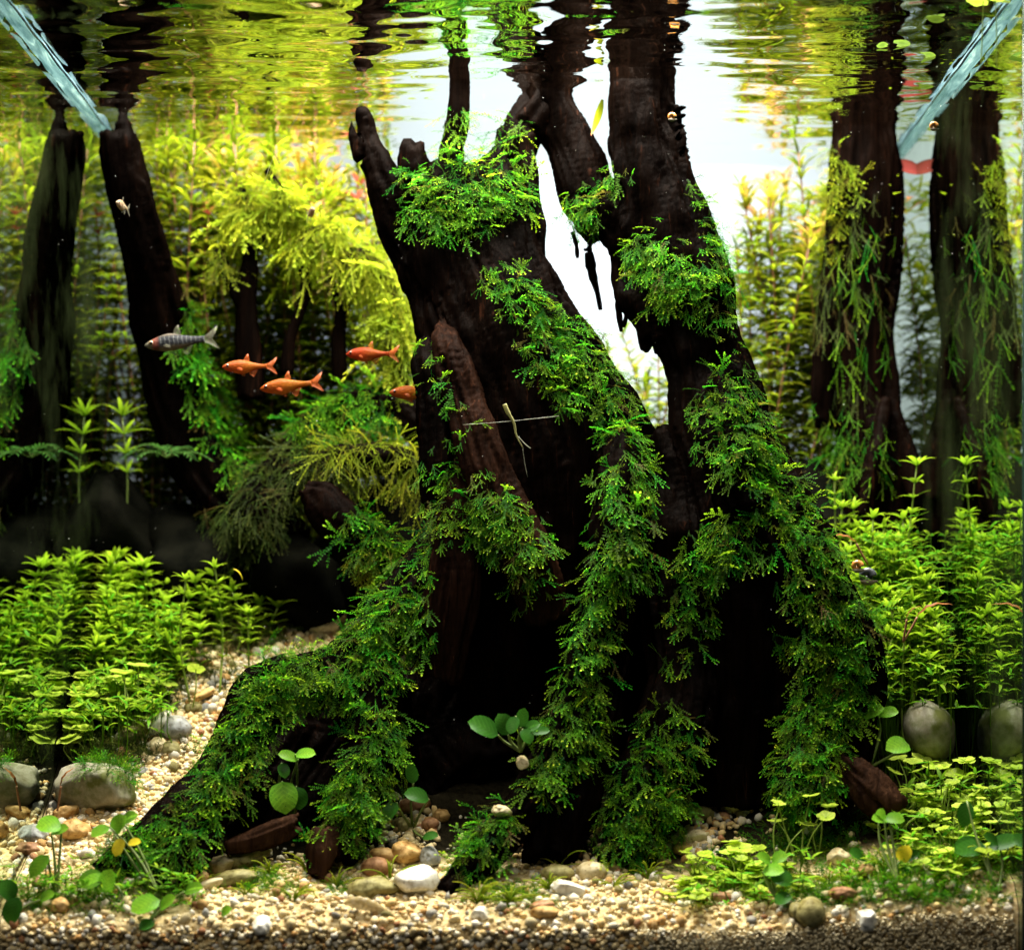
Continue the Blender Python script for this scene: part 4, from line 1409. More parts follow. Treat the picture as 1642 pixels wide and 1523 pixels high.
def clover(px, py, d, label, group=None, n=3, size=.0075, spread=.012):
    top = P(px, py, d)
    bx, by = float(np.clip(top[0] + rng.normal(0, .006), XL + .006, XR - .006)), max(.008, d + rng.normal(0, .006))
    bz = float(height(np.array([bx]), np.array([by]))[0])
    base = np.array([bx, by, bz])
    th = thing("clover_plant", label, "plant", base, group)
    for k in range(n):
        if k == 0:
            tip = top - base
        else:
            a = rng.random() * 6.28
            tip = top - base + np.array([math.cos(a) * spread * rng.uniform(.6, 1.5), math.sin(a) * spread * .7, -rng.uniform(.0, 1.0) * spread * .9])
        wx_ = base[0] + tip[0]
        if wx_ > XR - size * 1.2:
            tip[0] -= wx_ - XR + size * 1.2
        if wx_ < XL + size * 1.2:
            tip[0] += XL + size * 1.2 - wx_
        if base[1] + tip[1] < size * 1.1:
            tip[1] = size * 1.1 - base[1]
        tip[2] = max(tip[2], .006)
        mid = tip * .55 + np.array([rng.normal(0, .003), rng.normal(0, .003), 0])
        C = catmull([np.array([tip[0] * .1, tip[1] * .1, -.002]), mid, tip], 5)
        r = np.linspace(.0006, .0004, len(C))
        V, F = tube_np(C, r, r, 5)
        pt = obj("petiole", mesh_np("petiole", V, F, M["stem"]), th)
        s = size * rng.uniform(.65, 1.2)
        obj("leaf", CLOVER[rng.integers(4)], pt, loc=tip, rot=(rng.normal(.12, .2), rng.normal(0, .22), rng.random() * 6.28), scale=s)
    return th


CL = lambda px, py: "creeping plant with pale scalloped round leaves " + ("at the glass wall below the thicket" if px < 55 else "right above the broad grey boulder" if py > 1120 else "tucked against the thicket's front")
for px, py in [(12, 1082), (40, 1078), (70, 1105), (30, 1130), (85, 1138), (120, 1128), (145, 1112), (160, 1090), (60, 1168), (105, 1165), (150, 1140), (130, 1172), (25, 1160), (95, 1090), (0, 1110), (50, 1150), (185, 1085), (205, 1105), (235, 1092), (180, 1122), (205, 1135), (160, 1152), (262, 1082), (130, 1108), (225, 1118), (10, 1140), (80, 1165), (35, 1100)]:
    d = float(G(px, py + rng.uniform(34, 60))[1])
    CULL.append(clover(px + rng.uniform(-5, 5), py, d, CL(px, py), "pale round leaved plants beside the gravel path", n=3, size=.0074))
clover(222, 1066, .20, "creeping plant lifting its pale scalloped leaves highest of the patch by the gravel path", n=3, size=.0085)
clover(314, 1072, .215, "single pale scalloped leaf on a long stem just over the gravel path", n=1, size=.0085)
CR = lambda px, py: "clover leaved creeping plant on thin stems " + ("touching the glass wall beyond the cobble" if px > 1580 else "low above the sand, under the taller clover leaves" if py > 1315 else "just below the big cobble" if py > 1235 else "reaching up against the big cobble")
for px, py, sz in [(1462, 1155, 1), (1490, 1205, 1), (1478, 1215, 1.2), (1500, 1230, 1.3), (1545, 1218, 1.1), (1440, 1215, 1), (1530, 1240, 1), (1570, 1245, 1), (1485, 1262, 1.1), (1510, 1275, 1.2), (1540, 1290, 1.1), (1575, 1270, 1), (1610, 1255, 1), (1445, 1270, 1), (1470, 1290, 1.1), (1500, 1300, 1), (1590, 1300, 1.1), (1620, 1300, 1), (1555, 1320, 1), (1520, 1340, 1), (1480, 1340, 1), (1600, 1340, 1), (1630, 1280, 1), (1440, 1300, 1), (1500, 1360, 1), (1570, 1360, 1), (1620, 1370, 1), (1540, 1385, 1)]:
    d = float(np.clip(.165 - (py - 1150) * .00055 + rng.uniform(-.012, .012), .03, .17))
    CULL.append(clover(px, py, d, CR(px, py), "clover leaved plants by the big cobble", n=3, size=.0062 * sz))
CF = lambda px, py: "clover leaved creeping plant " + ("at the sand's crest below the mossy trunk foot" if py > 1412 else "next to the pebbles at the mossy root leg" if px < 1150 else "in the thick of the leaf patch below the trunk foot")
for px, py, sz in [(1172, 1348, 1.2), (1130, 1368, 1), (1190, 1372, 1), (1215, 1360, 1), (1150, 1385, 1), (1235, 1380, 1), (1120, 1395, 1), (1175, 1400, 1), (1205, 1395, 1), (1240, 1405, 1), (1100, 1415, 1), (1150, 1420, 1), (1165, 1440, 1), (1215, 1420, 1.1), (1110, 1440, 1), (1260, 1385, 1)]:
    d = float(np.clip(.075 - (py - 1340) * .0004 + rng.uniform(-.01, .01), .012, .09))
    CULL.append(clover(px, py, d, CF(px, py), "clover leaved plants below the trunk foot", n=3, size=.0062 * sz))
for q in range(34):
    px, py = rng.uniform(1440, 1625), rng.uniform(1250, 1405)
    d = float(np.clip(.15 - (py - 1150) * .00052 + rng.uniform(-.012, .012), .025, .15))
    CULL.append(clover(px, py, d, CR(px, py), "clover leaved plants by the big cobble", n=3, size=.0044))
for q in range(16):
    px, py = rng.uniform(1095, 1290), rng.uniform(1345, 1445)
    d = float(np.clip(.07 - (py - 1340) * .00045 + rng.uniform(-.008, .008), .014, .09))
    CULL.append(clover(px, py, d, CF(px, py), "clover leaved plants below the trunk foot", n=3, size=.0046))
clover(1300, 1275, .07, "tall clover leaved plant with widely branched bare stems before the dark root hollow", n=4, size=.0058, spread=.02)
clover(1250, 1290, .072, "slender clover leaved plant with two small leaves before the moss", n=2, size=.0058, spread=.014)
clover(1330, 1292, .068, "clover leaved plant whose lone leaf tilts beside the broken root stub", n=2, size=.0056, spread=.014)


# oval-leaved plants (broad leaves on stalks)
OVAL = {}
for k in ("round", "dark_leaf", "yellow_leaf", "brown_leaf"):
    OVAL[k] = [lm("leaf", M[k], 1, w, 7, c, .10, "oval") for w, c in ((.68, .5), (.78, .8), (.6, .3))]


def broad(base_px, leaves, label, cat="plant", name="broad_leaf_plant", smat=None):
    """leaves: (px, py, d, length px, direction degrees in the picture plane, material, towards the viewer)."""
    base = G(*base_px) if len(base_px) == 2 else P(*base_px)
    th = thing(name, label, cat, base)
    for px, py, d, lpx, ang, mk, tow in leaves:
        ln = W(lpx, d)
        a = math.radians(ang)
        dr = np.array([math.cos(a), -tow, math.sin(a)])
        dr /= np.linalg.norm(dr)
        st = P(px, py, d) - dr * ln * .5 - base
        up = np.array([0, -.75, .65])
        mid = st * .6 + np.array([rng.normal(0, .002), .002, 0])
        C = catmull([np.zeros(3), mid, st], 5)
        r = np.linspace(.0011, .0006, len(C))
        V, F = tube_np(C, r, r, 5)
        pt = obj("petiole", mesh_np("petiole", V, F, smat or M["stem_dark"]), th)
        obj("leaf", OVAL[mk][rng.integers(3)], pt, loc=st, rot=quat(rot_to(dr, up)), scale=ln)
    return th


R_ = "round"
broad((92, 1440), [(78, 1322, .03, 44, 170, R_, .5), (96, 1330, .032, 34, 20, R_, .4), (62, 1388, .02, 46, 230, R_, .3)], "spotted round leaved plant with two raised leaves near the corner of the gravel")
broad((262, 1450), [(160, 1332, .028, 34, 205, R_, .5), (190, 1320, .03, 38, 60, R_, .4), (208, 1310, .03, 30, 35, R_, .4), (190, 1358, .026, 32, 250, "yellow_leaf", .4), (215, 1350, .028, 26, 10, "yellow_leaf", .5)], "spotted round leaved plant on long leaning stalks over the moss, with two yellowing leaves")
broad((205, 1462), [(145, 1410, .018, 46, 195, R_, .5), (172, 1412, .016, 44, 75, R_, .3)], "pair of broad spotted leaves low on the mossy root end")
broad((240, 1478), [(232, 1450, .008, 52, 195, R_, .5), (268, 1446, .009, 40, 40, R_, .6), (310, 1424, .012, 36, 20, R_, .5), (235, 1482, .004, 30, 200, "dark_leaf", .8)], "glossy round leaved plant sitting right on the front gravel edge")
broad((20, 1470), [(12, 1425, .01, 40, 120, "dark_leaf", .4), (20, 1460, .006, 48, 250, "dark_leaf", .3), (75, 1436, .012, 30, 30, R_, .4)], "dark glossy oval leaved plant in the corner by the glass")
broad((350, 1462), [(362, 1460, .006, 24, 45, R_, .6)], "lone small round leaf standing on the gravel before the grass")
broad((470, 1320), [(455, 1278, .07, 58, 280, "round", .6), (462, 1212, .075, 36, 160, "round", .5), (490, 1208, .075, 36, 5, "round", .4), (455, 1235, .072, 28, 290, "dark_leaf", .6), (478, 1280, .08, 40, 280, "dark_leaf", .3)], "bright oval leaved plant glowing inside the dark hollow under the arched root")
broad((835, 1205, .07), [(775, 1165, .065, 56, 150, "dark_leaf", .3), (808, 1160, .064, 40, 110, "dark_leaf", .3), (838, 1150, .066, 34, 80, "dark_leaf", .4), (822, 1162, .06, 34, 250, "dark_leaf", .6), (852, 1165, .064, 34, 30, "dark_leaf", .4), (845, 1180, .06, 30, 300, "dark_leaf", .6), (868, 1172, .066, 30, 10, "dark_leaf", .3)], "dark green oval leaved plant in the black cave at the trunk base", name="cave_plant")
broad((662, 1330), [(668, 1275, .075, 44, 160, "dark_leaf", .4), (660, 1240, .08, 34, 100, "dark_leaf", .3), (690, 1340, .065, 30, 10, "dark_leaf", .6), (625, 1300, .075, 36, 230, "dark_leaf", .4)], "dark oval leaved plant crouching behind the pebbles beside the mossy root leg")
broad((1395, 1230, .10), [(1440, 1195, .08, 46, 180, "round", .6), (1400, 1140, .095, 40, 30, "round", .5), (1425, 1142, .095, 34, 15, "round", .5), (1380, 1135, .10, 36, 175, "dark_leaf", .4)], "plant with wide smooth leaves at the mossy trunk foot before the cobble")
broad((1440, 1420), [(1412, 1312, .03, 34, 175, "round", .5), (1412, 1306, .03, 26, 80, "round", .6), (1435, 1312, .03, 34, 0, "round", .5)], "upright plant with a three leaf crown on a thick bent stalk above the pebbles")
broad((1400, 1420), [(1376, 1370, .03, 36, 150, "dark_leaf", .4), (1450, 1368, .03, 32, 70, "yellow_leaf", .4), (1460, 1372, .035, 34, 30, "dark_leaf", .4)], "plant with one bright yellow dying leaf among green ones above the pebbles")
broad((1250, 1450), [(1225, 1375, .025, 30, 150, "round", .5), (1250, 1374, .025, 30, 30, "round", .5), (1240, 1395, .02, 38, 10, "round", .6), (1255, 1408, .018, 40, 350, "dark_leaf", .6), (1255, 1440, .012, 34, 200, "dark_leaf", .6)], "smooth oval leaved plant rooted among the clover leaves below the trunk foot")
broad((1600, 1440), [(1555, 1358, .025, 60, 185, "dark_leaf", .5), (1548, 1305, .035, 44, 260, "dark_leaf", .3), (1610, 1350, .02, 50, 20, "dark_leaf", .4), (1470, 1432, .012, 28, 90, R_, .5), (1590, 1345, .02, 36, 150, "dark_leaf", .5)], "dark long stalked oval leaved plant in the sand by the tank corner")
broad((1465, 1455), [(1464, 1428, .01, 30, 80, R_, .6), (1440, 1462, .008, 26, 30, R_, .6)], "tiny round leaved seedling on the sand crest")

# bronze crinkled leaves
BRONZE = lm("leaf", M["brown_leaf"], 1, .16, 12, 1.3, .25, "lance", 1.0)


def bronze(base, tips, label):
    th = thing("bronze_plant", label, "plant", base)
    for t, ln in tips:
        dr = np.asarray(t, float)
        C = catmull([np.zeros(3), dr * .006 + np.array([0, 0, .005]), dr * .010 + np.array([0, 0, .009])], 4)
        V, F = tube_np(C, np.full(len(C), .0008), np.full(len(C), .0008), 5)
        pt = obj("petiole", mesh_np("petiole", V, F, M["stem_red"]), th)
        obj("leaf", BRONZE, pt, loc=C[-1], rot=quat(rot_to(dr, np.array([0, -.4, 1.]))), scale=ln)
    return th


bronze(P(1448, 1030, .14), [((.9, -.2, .75), .026), ((.2, -.3, .6), .014)], "crinkled bronze leaved plant arching beside the dark roots")
bronze(P(1392, 905, .19), [((-.8, -.1, .5), .022)], "bronze plant with one rusty leaf curling toward the mossy trunk")
bronze(P(92, 1300, .115), [((.25, -.1, .7), .016)], "small dark red leaved plant standing before the grey boulder")

# red leaf by the water line, floating plant, flecks standing in for leaf reflections, hanging yellow leaf
th = thing("red_leaf", "dark red leaf hanging at the water surface beside the pillar", "leaf", P(1428, 262, .33))
obj("blade", lm("blade", M["red_leaf"], 1, .42, 6, .2, .2), th, rot=quat(rot_to(np.array([1, .1, -.25]), np.array([.1, -1, .25]))), scale=.03)
obj("blade", lm("blade", M["red_leaf"], 1, .3, 6, .8, .2), th, rot=quat(rot_to(np.array([.55, .1, -.8]), np.array([.3, -1, .25]))), scale=.017)
th = thing("drifting_leaf", "narrow yellow leaf dangling from the surface in the gap by the slanting trunk", "leaf", P(966, 160, .19))
obj("blade", lm("blade", M["back_leaf"], 1, .22, 6, .5, .15), th, rot=quat(rot_to(np.array([-.28, 0, -1]), np.array([.3, -1, 0]))), scale=.026)
for k, (px, py, d, lab) in enumerate(((1585, 14, .006, "floating plant with two yellow green leaves and trailing roots at the front glass"),)):
    th = thing("floating_plant", lab, "floating plant", P(px, py, d) * np.array([1, 1, 0]) + np.array([0, 0, WATER_Z - .0012]))
    for a in (0.2, 2.6):
        obj("leaf", CLOVER[0], th, loc=(math.cos(a) * .007, abs(math.sin(a)) * .004, -.001), rot=(.2, .1 * math.cos(a), a), scale=.0066)
    for dx in (-.003, .004):
        C = catmull([np.array([dx, 0, 0]), np.array([dx * 1.2, 0, -.02]), np.array([dx * 1.3, .002, -.04])], 5)
        V, F = tube_np(C, np.full(len(C), .0003), np.full(len(C), .0003), 4)
        obj("root", mesh_np("root", V, F, M["stem"]), th)
FL = "small green duckweed leaf floating on the dark rippled water"
DUCK = [mesh_np("leaf", *disc_leaf_np(3, 20, .1, 40 + k)[:2], M["duckweed"], disc_leaf_np(3, 20, .1, 40 + k)[2]) for k in range(2)]
for px, py in ((1415, 77), (1447, 73), (1490, 92), (1500, 28), (1485, 136)):  # flecks added on the surface in place of reflected leaves
    s_ = (WATER_Z - CZ) / (K * (HY - py))
    d = DIST * s_ - DIST
    o = obj("duckweed_leaf", DUCK[rng.integers(2)], loc=((px - 821) * K * s_, d, WATER_Z - .0016), rot=(rng.normal(0, .1), rng.normal(0, .1), rng.random() * 6), scale=rng.uniform(.0035, .006))
    tag(o, FL, "floating leaf", "duckweed on the dark water")

# grass tufts
def tuft(px, py, n, ln, label, wild=.8, d=None):
    base = G(px, py) if d is None else P(px, py, d)
    th = thing("grass_tuft", label, "grass tuft", base)
    for k in range(n):
        a = rng.random() * 6.28
        el = rng.uniform(.5, 1.4)
        l = ln * rng.uniform(.5, 1.15)
        sp = np.array([math.cos(a), math.sin(a) * .6, 0])
        pts = [np.array([0, 0, -.001]) + sp * .0015]
        for q in range(1, 6):
            u = q / 5
            pts.append(sp * (l * u * math.cos(el) + wild * l * u * u * .35) + np.array([0, 0, l * u * math.sin(el) - wild * l * u ** 2.5 * .5]))
        C = catmull(pts, 2)
        C[:, 1] = np.maximum(C[:, 1], .002 - base[1])
        w = .00055 * (1 - .8 * np.linspace(0, 1, len(C))) + .00008
        V, F = tube_np(C, w, w * .6, 4, cap=False)
        t = np.repeat(np.linspace(0, 1, len(C)), 4)
        obj("blade", mesh_np("blade", V, F, M["grass"], np.stack([t, np.full(len(t), rng.random()), t * 0], 1)), th)


for a in ((432, 1405, 20, .018, "olive grass tuft spreading over the flat pale stones"), (492, 1400, 18, .022, "fine grass tuft before the reddish root stub"), (470, 1445, 14, .02, "low grass tuft on the gravel crest below the flat stones"),
          (625, 1415, 12, .026, "sparse grass tuft with broad arching blades beside the white rock"), (768, 1448, 26, .024, "dense curly grass tuft in front of the pointed root tip"), (818, 1450, 24, .022, "thick bright grass tuft at the middle of the gravel"),
          (880, 1430, 22, .020, "grass tuft tangled with moss below the black roots"), (985, 1425, 14, .016, "short thin grass tuft beside the rounded pale pebble"), (1040, 1410, 14, .018, "wispy grass tuft below the mossy root leg"),
          (330, 1420, 14, .016, "yellowish grass tuft on the gravel beside the round leaved plant"), (395, 1440, 14, .016, "small grass tuft between two pale stones"), (895, 1395, 5, .028, "few upright grass blades standing against the black cave"), (540, 1425, 12, .022, "thin grass tuft beside the round stone with algae"),
          (1330, 1420, 16, .024, "grass tuft among pebbles by the oval leaved plant"), (1420, 1400, 16, .026, "tall grass tuft behind the yellow dying leaf"), (1530, 1400, 18, .028, "tall thin grass tuft among the clover leaves"), (1610, 1400, 16, .028, "grass tuft at the tank corner"), (1120, 1440, 16, .016, "grass tuft mixed with clover leaves on the sand")):
    tuft(*a)

# ------------------------------------------------------------------ stones and gravel
def ico(sub):
    import bmesh
    bm = bmesh.new()
    bmesh.ops.create_icosphere(bm, subdivisions=sub, radius=1)
    V = np.array([v.co[:] for v in bm.verts])
    F = np.array([[v.index for v in f.verts] for f in bm.faces])
    bm.free()
    return V, F


ICO1, ICO2, ICO3 = ico(1), ico(2), ico(4)


def stone_np(seed, src, rough=.22, flat=0):
    V, F = src
    d = 1 + rough * fbm(V * 1.3 + seed * 7.1, 2, seed) + rough * .3 * fbm(V * 4 + seed, 3, seed + 3)
    X = V * d[:, None]
    r = np.random.default_rng(seed)
    for _ in range(flat):           # worn facets
        n = r.normal(0, 1, 3)
        n /= np.linalg.norm(n)
        h = r.uniform(.55, .8)
        k = X @ n
        X = X - np.outer(np.clip(k - h, 0, None) * .85, n)
    return X, F


def stone(px, py, d, rx, ry, mat, label, rz=None, seed=None, flat=0, name="stone", rot=None, cat="stone", group=None, src=None, rough=.26, fixed=False):
    seed = seed if seed is not None else int(px * 7 + py)
    if name == "stone" and cat == "stone" and not fixed:
        d = float(np.clip(G(px, py + .6 * ry)[1], .004 + W(ry, d), .40))
    V, F = stone_np(seed, src or ICO3, rough, flat)
    sx, sz = W(rx, d), W(ry, d)
    sy = W(rz if rz else (rx + ry) / 2, d)
    a = rot if rot is not None else rng.uniform(-.3, .3)
    o = obj(name, mesh_np(name, V * np.array([sx, sy, sz]), F, mat), loc=P(px, py, d), rot=(0, a, 0))
    return tag(o, label, cat, group)


stone(1490, 1172, .155, 42, 50, M["cobble"], "large smooth grey cobble streaked with algae beside the glass wall", rot=-.25, rough=.12, fixed=True)
boulder = stone(150, 1262, .125, 66, 44, M["cobble"], "broad grey boulder capped with moss beside the pale gravel path", flat=3, rot=.1)
bm_ = boulder.data
bv = np.array([v.co[:] for v in bm_.vertices])
bn = np.array([v.normal[:] for v in bm_.vertices])
sel = np.nonzero((bn[:, 2] > .35) & (bv[:, 0] > -.008))[0]
pick_ = rng.choice(sel, 190)
dr_ = bn[pick_] * .6 + rng.normal(0, .5, (190, 3)) + np.array([.1, -.2, -.1])
obj("moss_patch", frond_mesh("moss_patch", bv[pick_], dr_ / np.linalg.norm(dr_, axis=1)[:, None], bn[pick_] + np.array([0, -.4, .3]), .001 * rng.uniform(6, 12, 190), FROND, M["moss"], np.zeros(3), .3, .95), boulder, kind="stuff")
stone(214, 1172, .135, 26, 16, M["peb_olive"], "brown speckled stone lying at the top edge of the clover patch", flat=2)
stone(283, 1168, .125, 26, 21, M["peb_grey"], "smooth pale grey pebble in the middle of the gravel path", rough=.12)
stone(258, 1160, .13, 13, 26, M["peb_white"], "long white pebble standing next to the pale grey one on the path", rot=.6, rough=.12)
stone(218, 1160, .14, 24, 10, M["peb_white"], "flat white pebble beside the clover stems above the path")
stone(275, 1200, .12, 16, 14, M["peb_olive"], "dark olive pebble just below the pale grey pebble on the path")
stone(255, 1195, .12, 14, 14, M["peb_cream"], "cream pebble beside the dark olive one on the path")
stone(310, 1135, .135, 16, 10, M["peb_olive"], "dark spotted pebble higher up the gravel path")
stone(325, 1115, .15, 22, 8, M["peb_amber"], "long tan pebble lying across the upper path", rot=-.5)
stone(515, 1003, .24, 32, 20, M["peb_white"], "large white chunk of quartz at the top end of the gravel path", flat=4)
stone(545, 990, .24, 22, 16, M["peb_cream"], "pale rock beside the quartz chunk at the path's top end", flat=3)
stone(165, 1284, .095, 22, 9, M["peb_cream"], "thin pale slab at the boulder's foot", flat=3)
stone(105, 1302, .09, 22, 12, M["peb_amber"], "honey coloured pebble at the foot of the grey boulder")
stone(118, 1330, .075, 24, 18, M["peb_amber"], "broken amber stone behind the raised spotted leaves", flat=4)
stone(18, 1330, .085, 26, 18, M["peb_cream"], "wide cream pebble by the glass wall at the path's lower end")
stone(58, 1338, .08, 20, 18, M["peb_grey"], "dull grey brown pebble near the glass wall")
stone(48, 1362, .07, 18, 12, M["peb_rust"], "rusty pebble near the glass wall on the lower path")
stone(5, 1362, .075, 16, 14, M["peb_amber"], "orange brown pebble touching the glass wall")
stone(355, 1388, .05, 32, 16, M["peb_cream"], "flat broken cream slab leaning behind the grass tuft", flat=5, rot=-.3)
stone(310, 1405, .04, 30, 16, M["peb_amber"], "orange banded flat stone at the mossy root's end", flat=3)
stone(395, 1375, .05, 42, 16, M["peb_olive"], "long olive slab beneath the brown root", flat=4, rot=-.25)
stone(380, 1408, .04, 36, 14, M["peb_olive"], "grey green slab below the cream slab", flat=4)
stone(335, 1418, .032, 26, 9, M["peb_cream"], "thin cream slab lowest of the flat stones")
stone(596, 1423, .022, 42, 20, M["peb_olive"], "rounded algae green stone resting on the gravel", flat=2, rot=-.1)
stone(603, 1390, .035, 25, 17, M["peb_rust"], "speckled reddish granite pebble behind the algae green stone", rough=.12)
stone(668, 1412, .03, 38, 26, M["peb_white"], "bright white jagged rock next to the pointed root tip", flat=5)
stone(652, 1368, .045, 26, 20, M["peb_amber"], "tan stone in the pebble heap behind the white rock", flat=3)
stone(615, 1372, .05, 22, 14, M["peb_amber"], "amber stone at the edge of the shaded pebble heap")
stone(690, 1375, .045, 16, 18, M["peb_grey"], "pale grey stone in the shaded pebble heap beside the moss cushion")
stone(648, 1322, .06, 16, 14, M["peb_olive"], "dim olive pebble in the shaded heap under the trunk")
stone(690, 1322, .058, 15, 12, M["peb_rust"], "smooth red brown pebble in the shaded heap under the trunk", rough=.1)
stone(708, 1308, .062, 14, 12, M["peb_amber"], "dull orange pebble topmost of the shaded heap")
stone(666, 1290, .068, 26, 15, M["peb_rust"], "red brown stone under a dark leaf in the shade", rough=.15)
stone(838, 1222, .062, 10, 11, M["peb_cream"], "small bright cream pebble caught on the root below the cave plant", flat=2, fixed=True)
stone(804, 1300, .05, 15, 10, M["peb_cream"], "pale pebble perched on the moss cushion", flat=2, fixed=True)
stone(948, 1398, .03, 26, 18, M["peb_cream"], "smooth rounded cream pebble before the mossy root leg", rough=.1)
stone(895, 1400, .03, 28, 14, M["peb_olive"], "long dull pebble half hidden by grass before the black roots", rough=.12)
stone(912, 1424, .022, 30, 14, M["peb_white"], "flat white stone between grass tufts", flat=3)
stone(873, 1462, .008, 24, 12, M["peb_amber"], "orange banded pebble at the front edge of the gravel", rough=.12)
stone(868, 1452, .012, 20, 9, M["peb_rust"], "pinkish tan pebble on top of the orange banded one", rough=.12)
stone(771, 1464, .008, 16, 12, M["peb_white"], "chunky white grain block on the front gravel", flat=4)
stone(1142, 1268, .10, 18, 20, M["peb_olive"], "tall rounded khaki pebble at the cave mouth between mossy legs", rough=.12)
stone(1172, 1275, .10, 18, 18, M["peb_white"], "ivory pebble beside the khaki one at the cave mouth", rough=.1)
stone(1178, 1290, .092, 20, 16, M["peb_cream"], "translucent tan pebble in front of the ivory one", rough=.12)
stone(1205, 1270, .10, 14, 14, M["peb_rust"], "wine red pebble at the edge of the cave mouth", rough=.12)
stone(1130, 1288, .092, 24, 14, M["peb_rust"], "dull orange brown pebble lying below the khaki one", rough=.12)
stone(1125, 1304, .085, 20, 14, M["peb_olive"], "broad olive pebble in the dim cave mouth heap", rough=.12)
stone(1160, 1308, .08, 12, 9, M["peb_rust"], "dark red brown small pebble below the cave mouth heap", rough=.12)
stone(1112, 1345, .06, 22, 14, M["peb_cream"], "cream stone below the cave mouth near clover leaves", flat=3)
stone(1095, 1360, .055, 16, 12, M["peb_amber"], "tan stone at the edge of the clover leaves", flat=2)
stone(1300, 1464, .008, 25, 26, M["peb_olive"], "round spotted pebble half buried in the sand", rough=.1, rot=.3, fixed=True)
stone(1388, 1474, .006, 19, 22, M["peb_white"], "wedge shaped pale quartz pebble stuck in the sand", flat=4, fixed=True)
stone(1278, 1462, .014, 14, 18, M["peb_olive"], "dark pebble tucked behind the round spotted one", rough=.12)
stone(1350, 1488, .006, 16, 12, M["peb_amber"], "brown gravel lump between the two pale pebbles")
stone(1352, 1432, .018, 24, 12, M["peb_rust"], "orange brown pebble under the oval leaves", rot=-.1)
stone(1345, 1378, .035, 18, 20, M["peb_cream"], "two toned cream stone standing behind oval leaves", flat=3)
stone(1390, 1398, .03, 16, 14, M["peb_amber"], "yellow pebble partly covered by stalks above the sand")
stone(1300, 1330, .055, 16, 12, M["peb_white"], "white pebble deep between moss and slender clover stems")
stone(1225, 1430, .02, 26, 10, M["peb_amber"], "orange slab under the clover leaves", flat=3)
stone(1150, 1440, .016, 22, 10, M["peb_rust"], "dull red slab under the clover leaves beside the sand", flat=3)
stone(96, 1452, .01, 16, 14, M["peb_amber"], "tan pebble with a round leaf leaning on it", flat=2)
stone(420, 1485, .005, 16, 17, M["peb_white"], "large pale quartz grain pressed against the glass", flat=4, fixed=True)
# dark rocks behind the thicket
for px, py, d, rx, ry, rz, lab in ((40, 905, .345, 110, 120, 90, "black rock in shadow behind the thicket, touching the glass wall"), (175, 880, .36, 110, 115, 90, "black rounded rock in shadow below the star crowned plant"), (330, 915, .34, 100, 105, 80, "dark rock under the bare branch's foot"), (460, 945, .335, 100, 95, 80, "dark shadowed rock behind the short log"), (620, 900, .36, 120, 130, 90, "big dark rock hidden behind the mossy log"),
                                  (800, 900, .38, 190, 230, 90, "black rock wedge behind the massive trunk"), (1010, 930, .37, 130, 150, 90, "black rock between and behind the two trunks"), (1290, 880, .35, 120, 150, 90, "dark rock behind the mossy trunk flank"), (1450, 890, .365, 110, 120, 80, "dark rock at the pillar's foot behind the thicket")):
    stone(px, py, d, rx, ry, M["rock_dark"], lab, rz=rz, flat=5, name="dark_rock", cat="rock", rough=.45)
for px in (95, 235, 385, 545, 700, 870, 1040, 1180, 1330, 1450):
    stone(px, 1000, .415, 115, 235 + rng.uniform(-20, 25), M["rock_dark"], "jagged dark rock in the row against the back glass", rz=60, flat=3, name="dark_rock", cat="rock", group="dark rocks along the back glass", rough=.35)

# individual pebbles: the larger ones on the path and front bed
PV = [stone_np(300 + k, ICO2, .28, k % 4) for k in range(10)]
PMESH = {}
for key in PEB:
    for k, (V, F) in enumerate(PV):
        PMESH[key, k] = mesh_np("pebble", V * np.array([1, .8, .72]), F, M["peb_" + key])
KEYS = ["cream", "white", "amber", "grey", "rust", "olive"]
PW = [.40, .24, .18, .05, .06, .07]


def pebble(p, r, grp, place, name="pebble"):
    key = KEYS[rng.choice(6, p=PW)]
    o = obj(name, PMESH[key, int(rng.integers(10))], loc=p, rot=tuple(rng.random(3) * 6.28), scale=r)
    words = {"cream": "cream", "white": "white", "amber": "amber brown", "grey": "grey", "rust": "rusty red", "olive": "olive tinted"}[key]
    tag(o, f"small {words} pebble {place}", "pebble", f"{words} pebbles {grp}")
    CULL.append(o)
    return o


for q in range(150):
    t = rng.random() ** .8
    k = t * (len(path3) - 1)
    i0 = min(int(k), len(path3) - 2)
    c = path3[i0] * (1 - k + i0) + path3[i0 + 1] * (k - i0)
    wd = .014 + .02 * (1 - t)
    x = float(np.clip(c[0] + rng.normal(0, wd * .55), XL + .006, XR)) 
    d = float(np.clip(c[1] + rng.normal(0, wd * .55), .03, .4))
    r = rng.uniform(.0022, .0052)
    pebble((x, d, float(height(np.array([x]), np.array([d]))[0]) + r * .3), r, "on the gravel path", "lying loose on the sloping gravel path")
for q in range(170):
    x = rng.uniform(XL + .008, XR - .008)
    if .10 < x and rng.random() < .6:
        continue
    d = abs(rng.normal(0, .03)) + .006
    r = rng.uniform(.0022, .0044)
    pebble((x, d, float(height(np.array([x]), np.array([d]))[0]) + r * .35), r, "along the front bed", "lying on the front gravel bed")

PALETTE = np.array([[.80, .66, .36], [.78, .58, .26], [.84, .78, .60], [.62, .36, .13], [.34, .33, .29], [.36, .17, .08], [.86, .82, .70], [.70, .56, .30]])
PPROB = np.array([.32, .17, .18, .07, .04, .03, .10, .09])
GV = [stone_np(500 + k, ICO1, .30, k % 3) for k in range(8)]


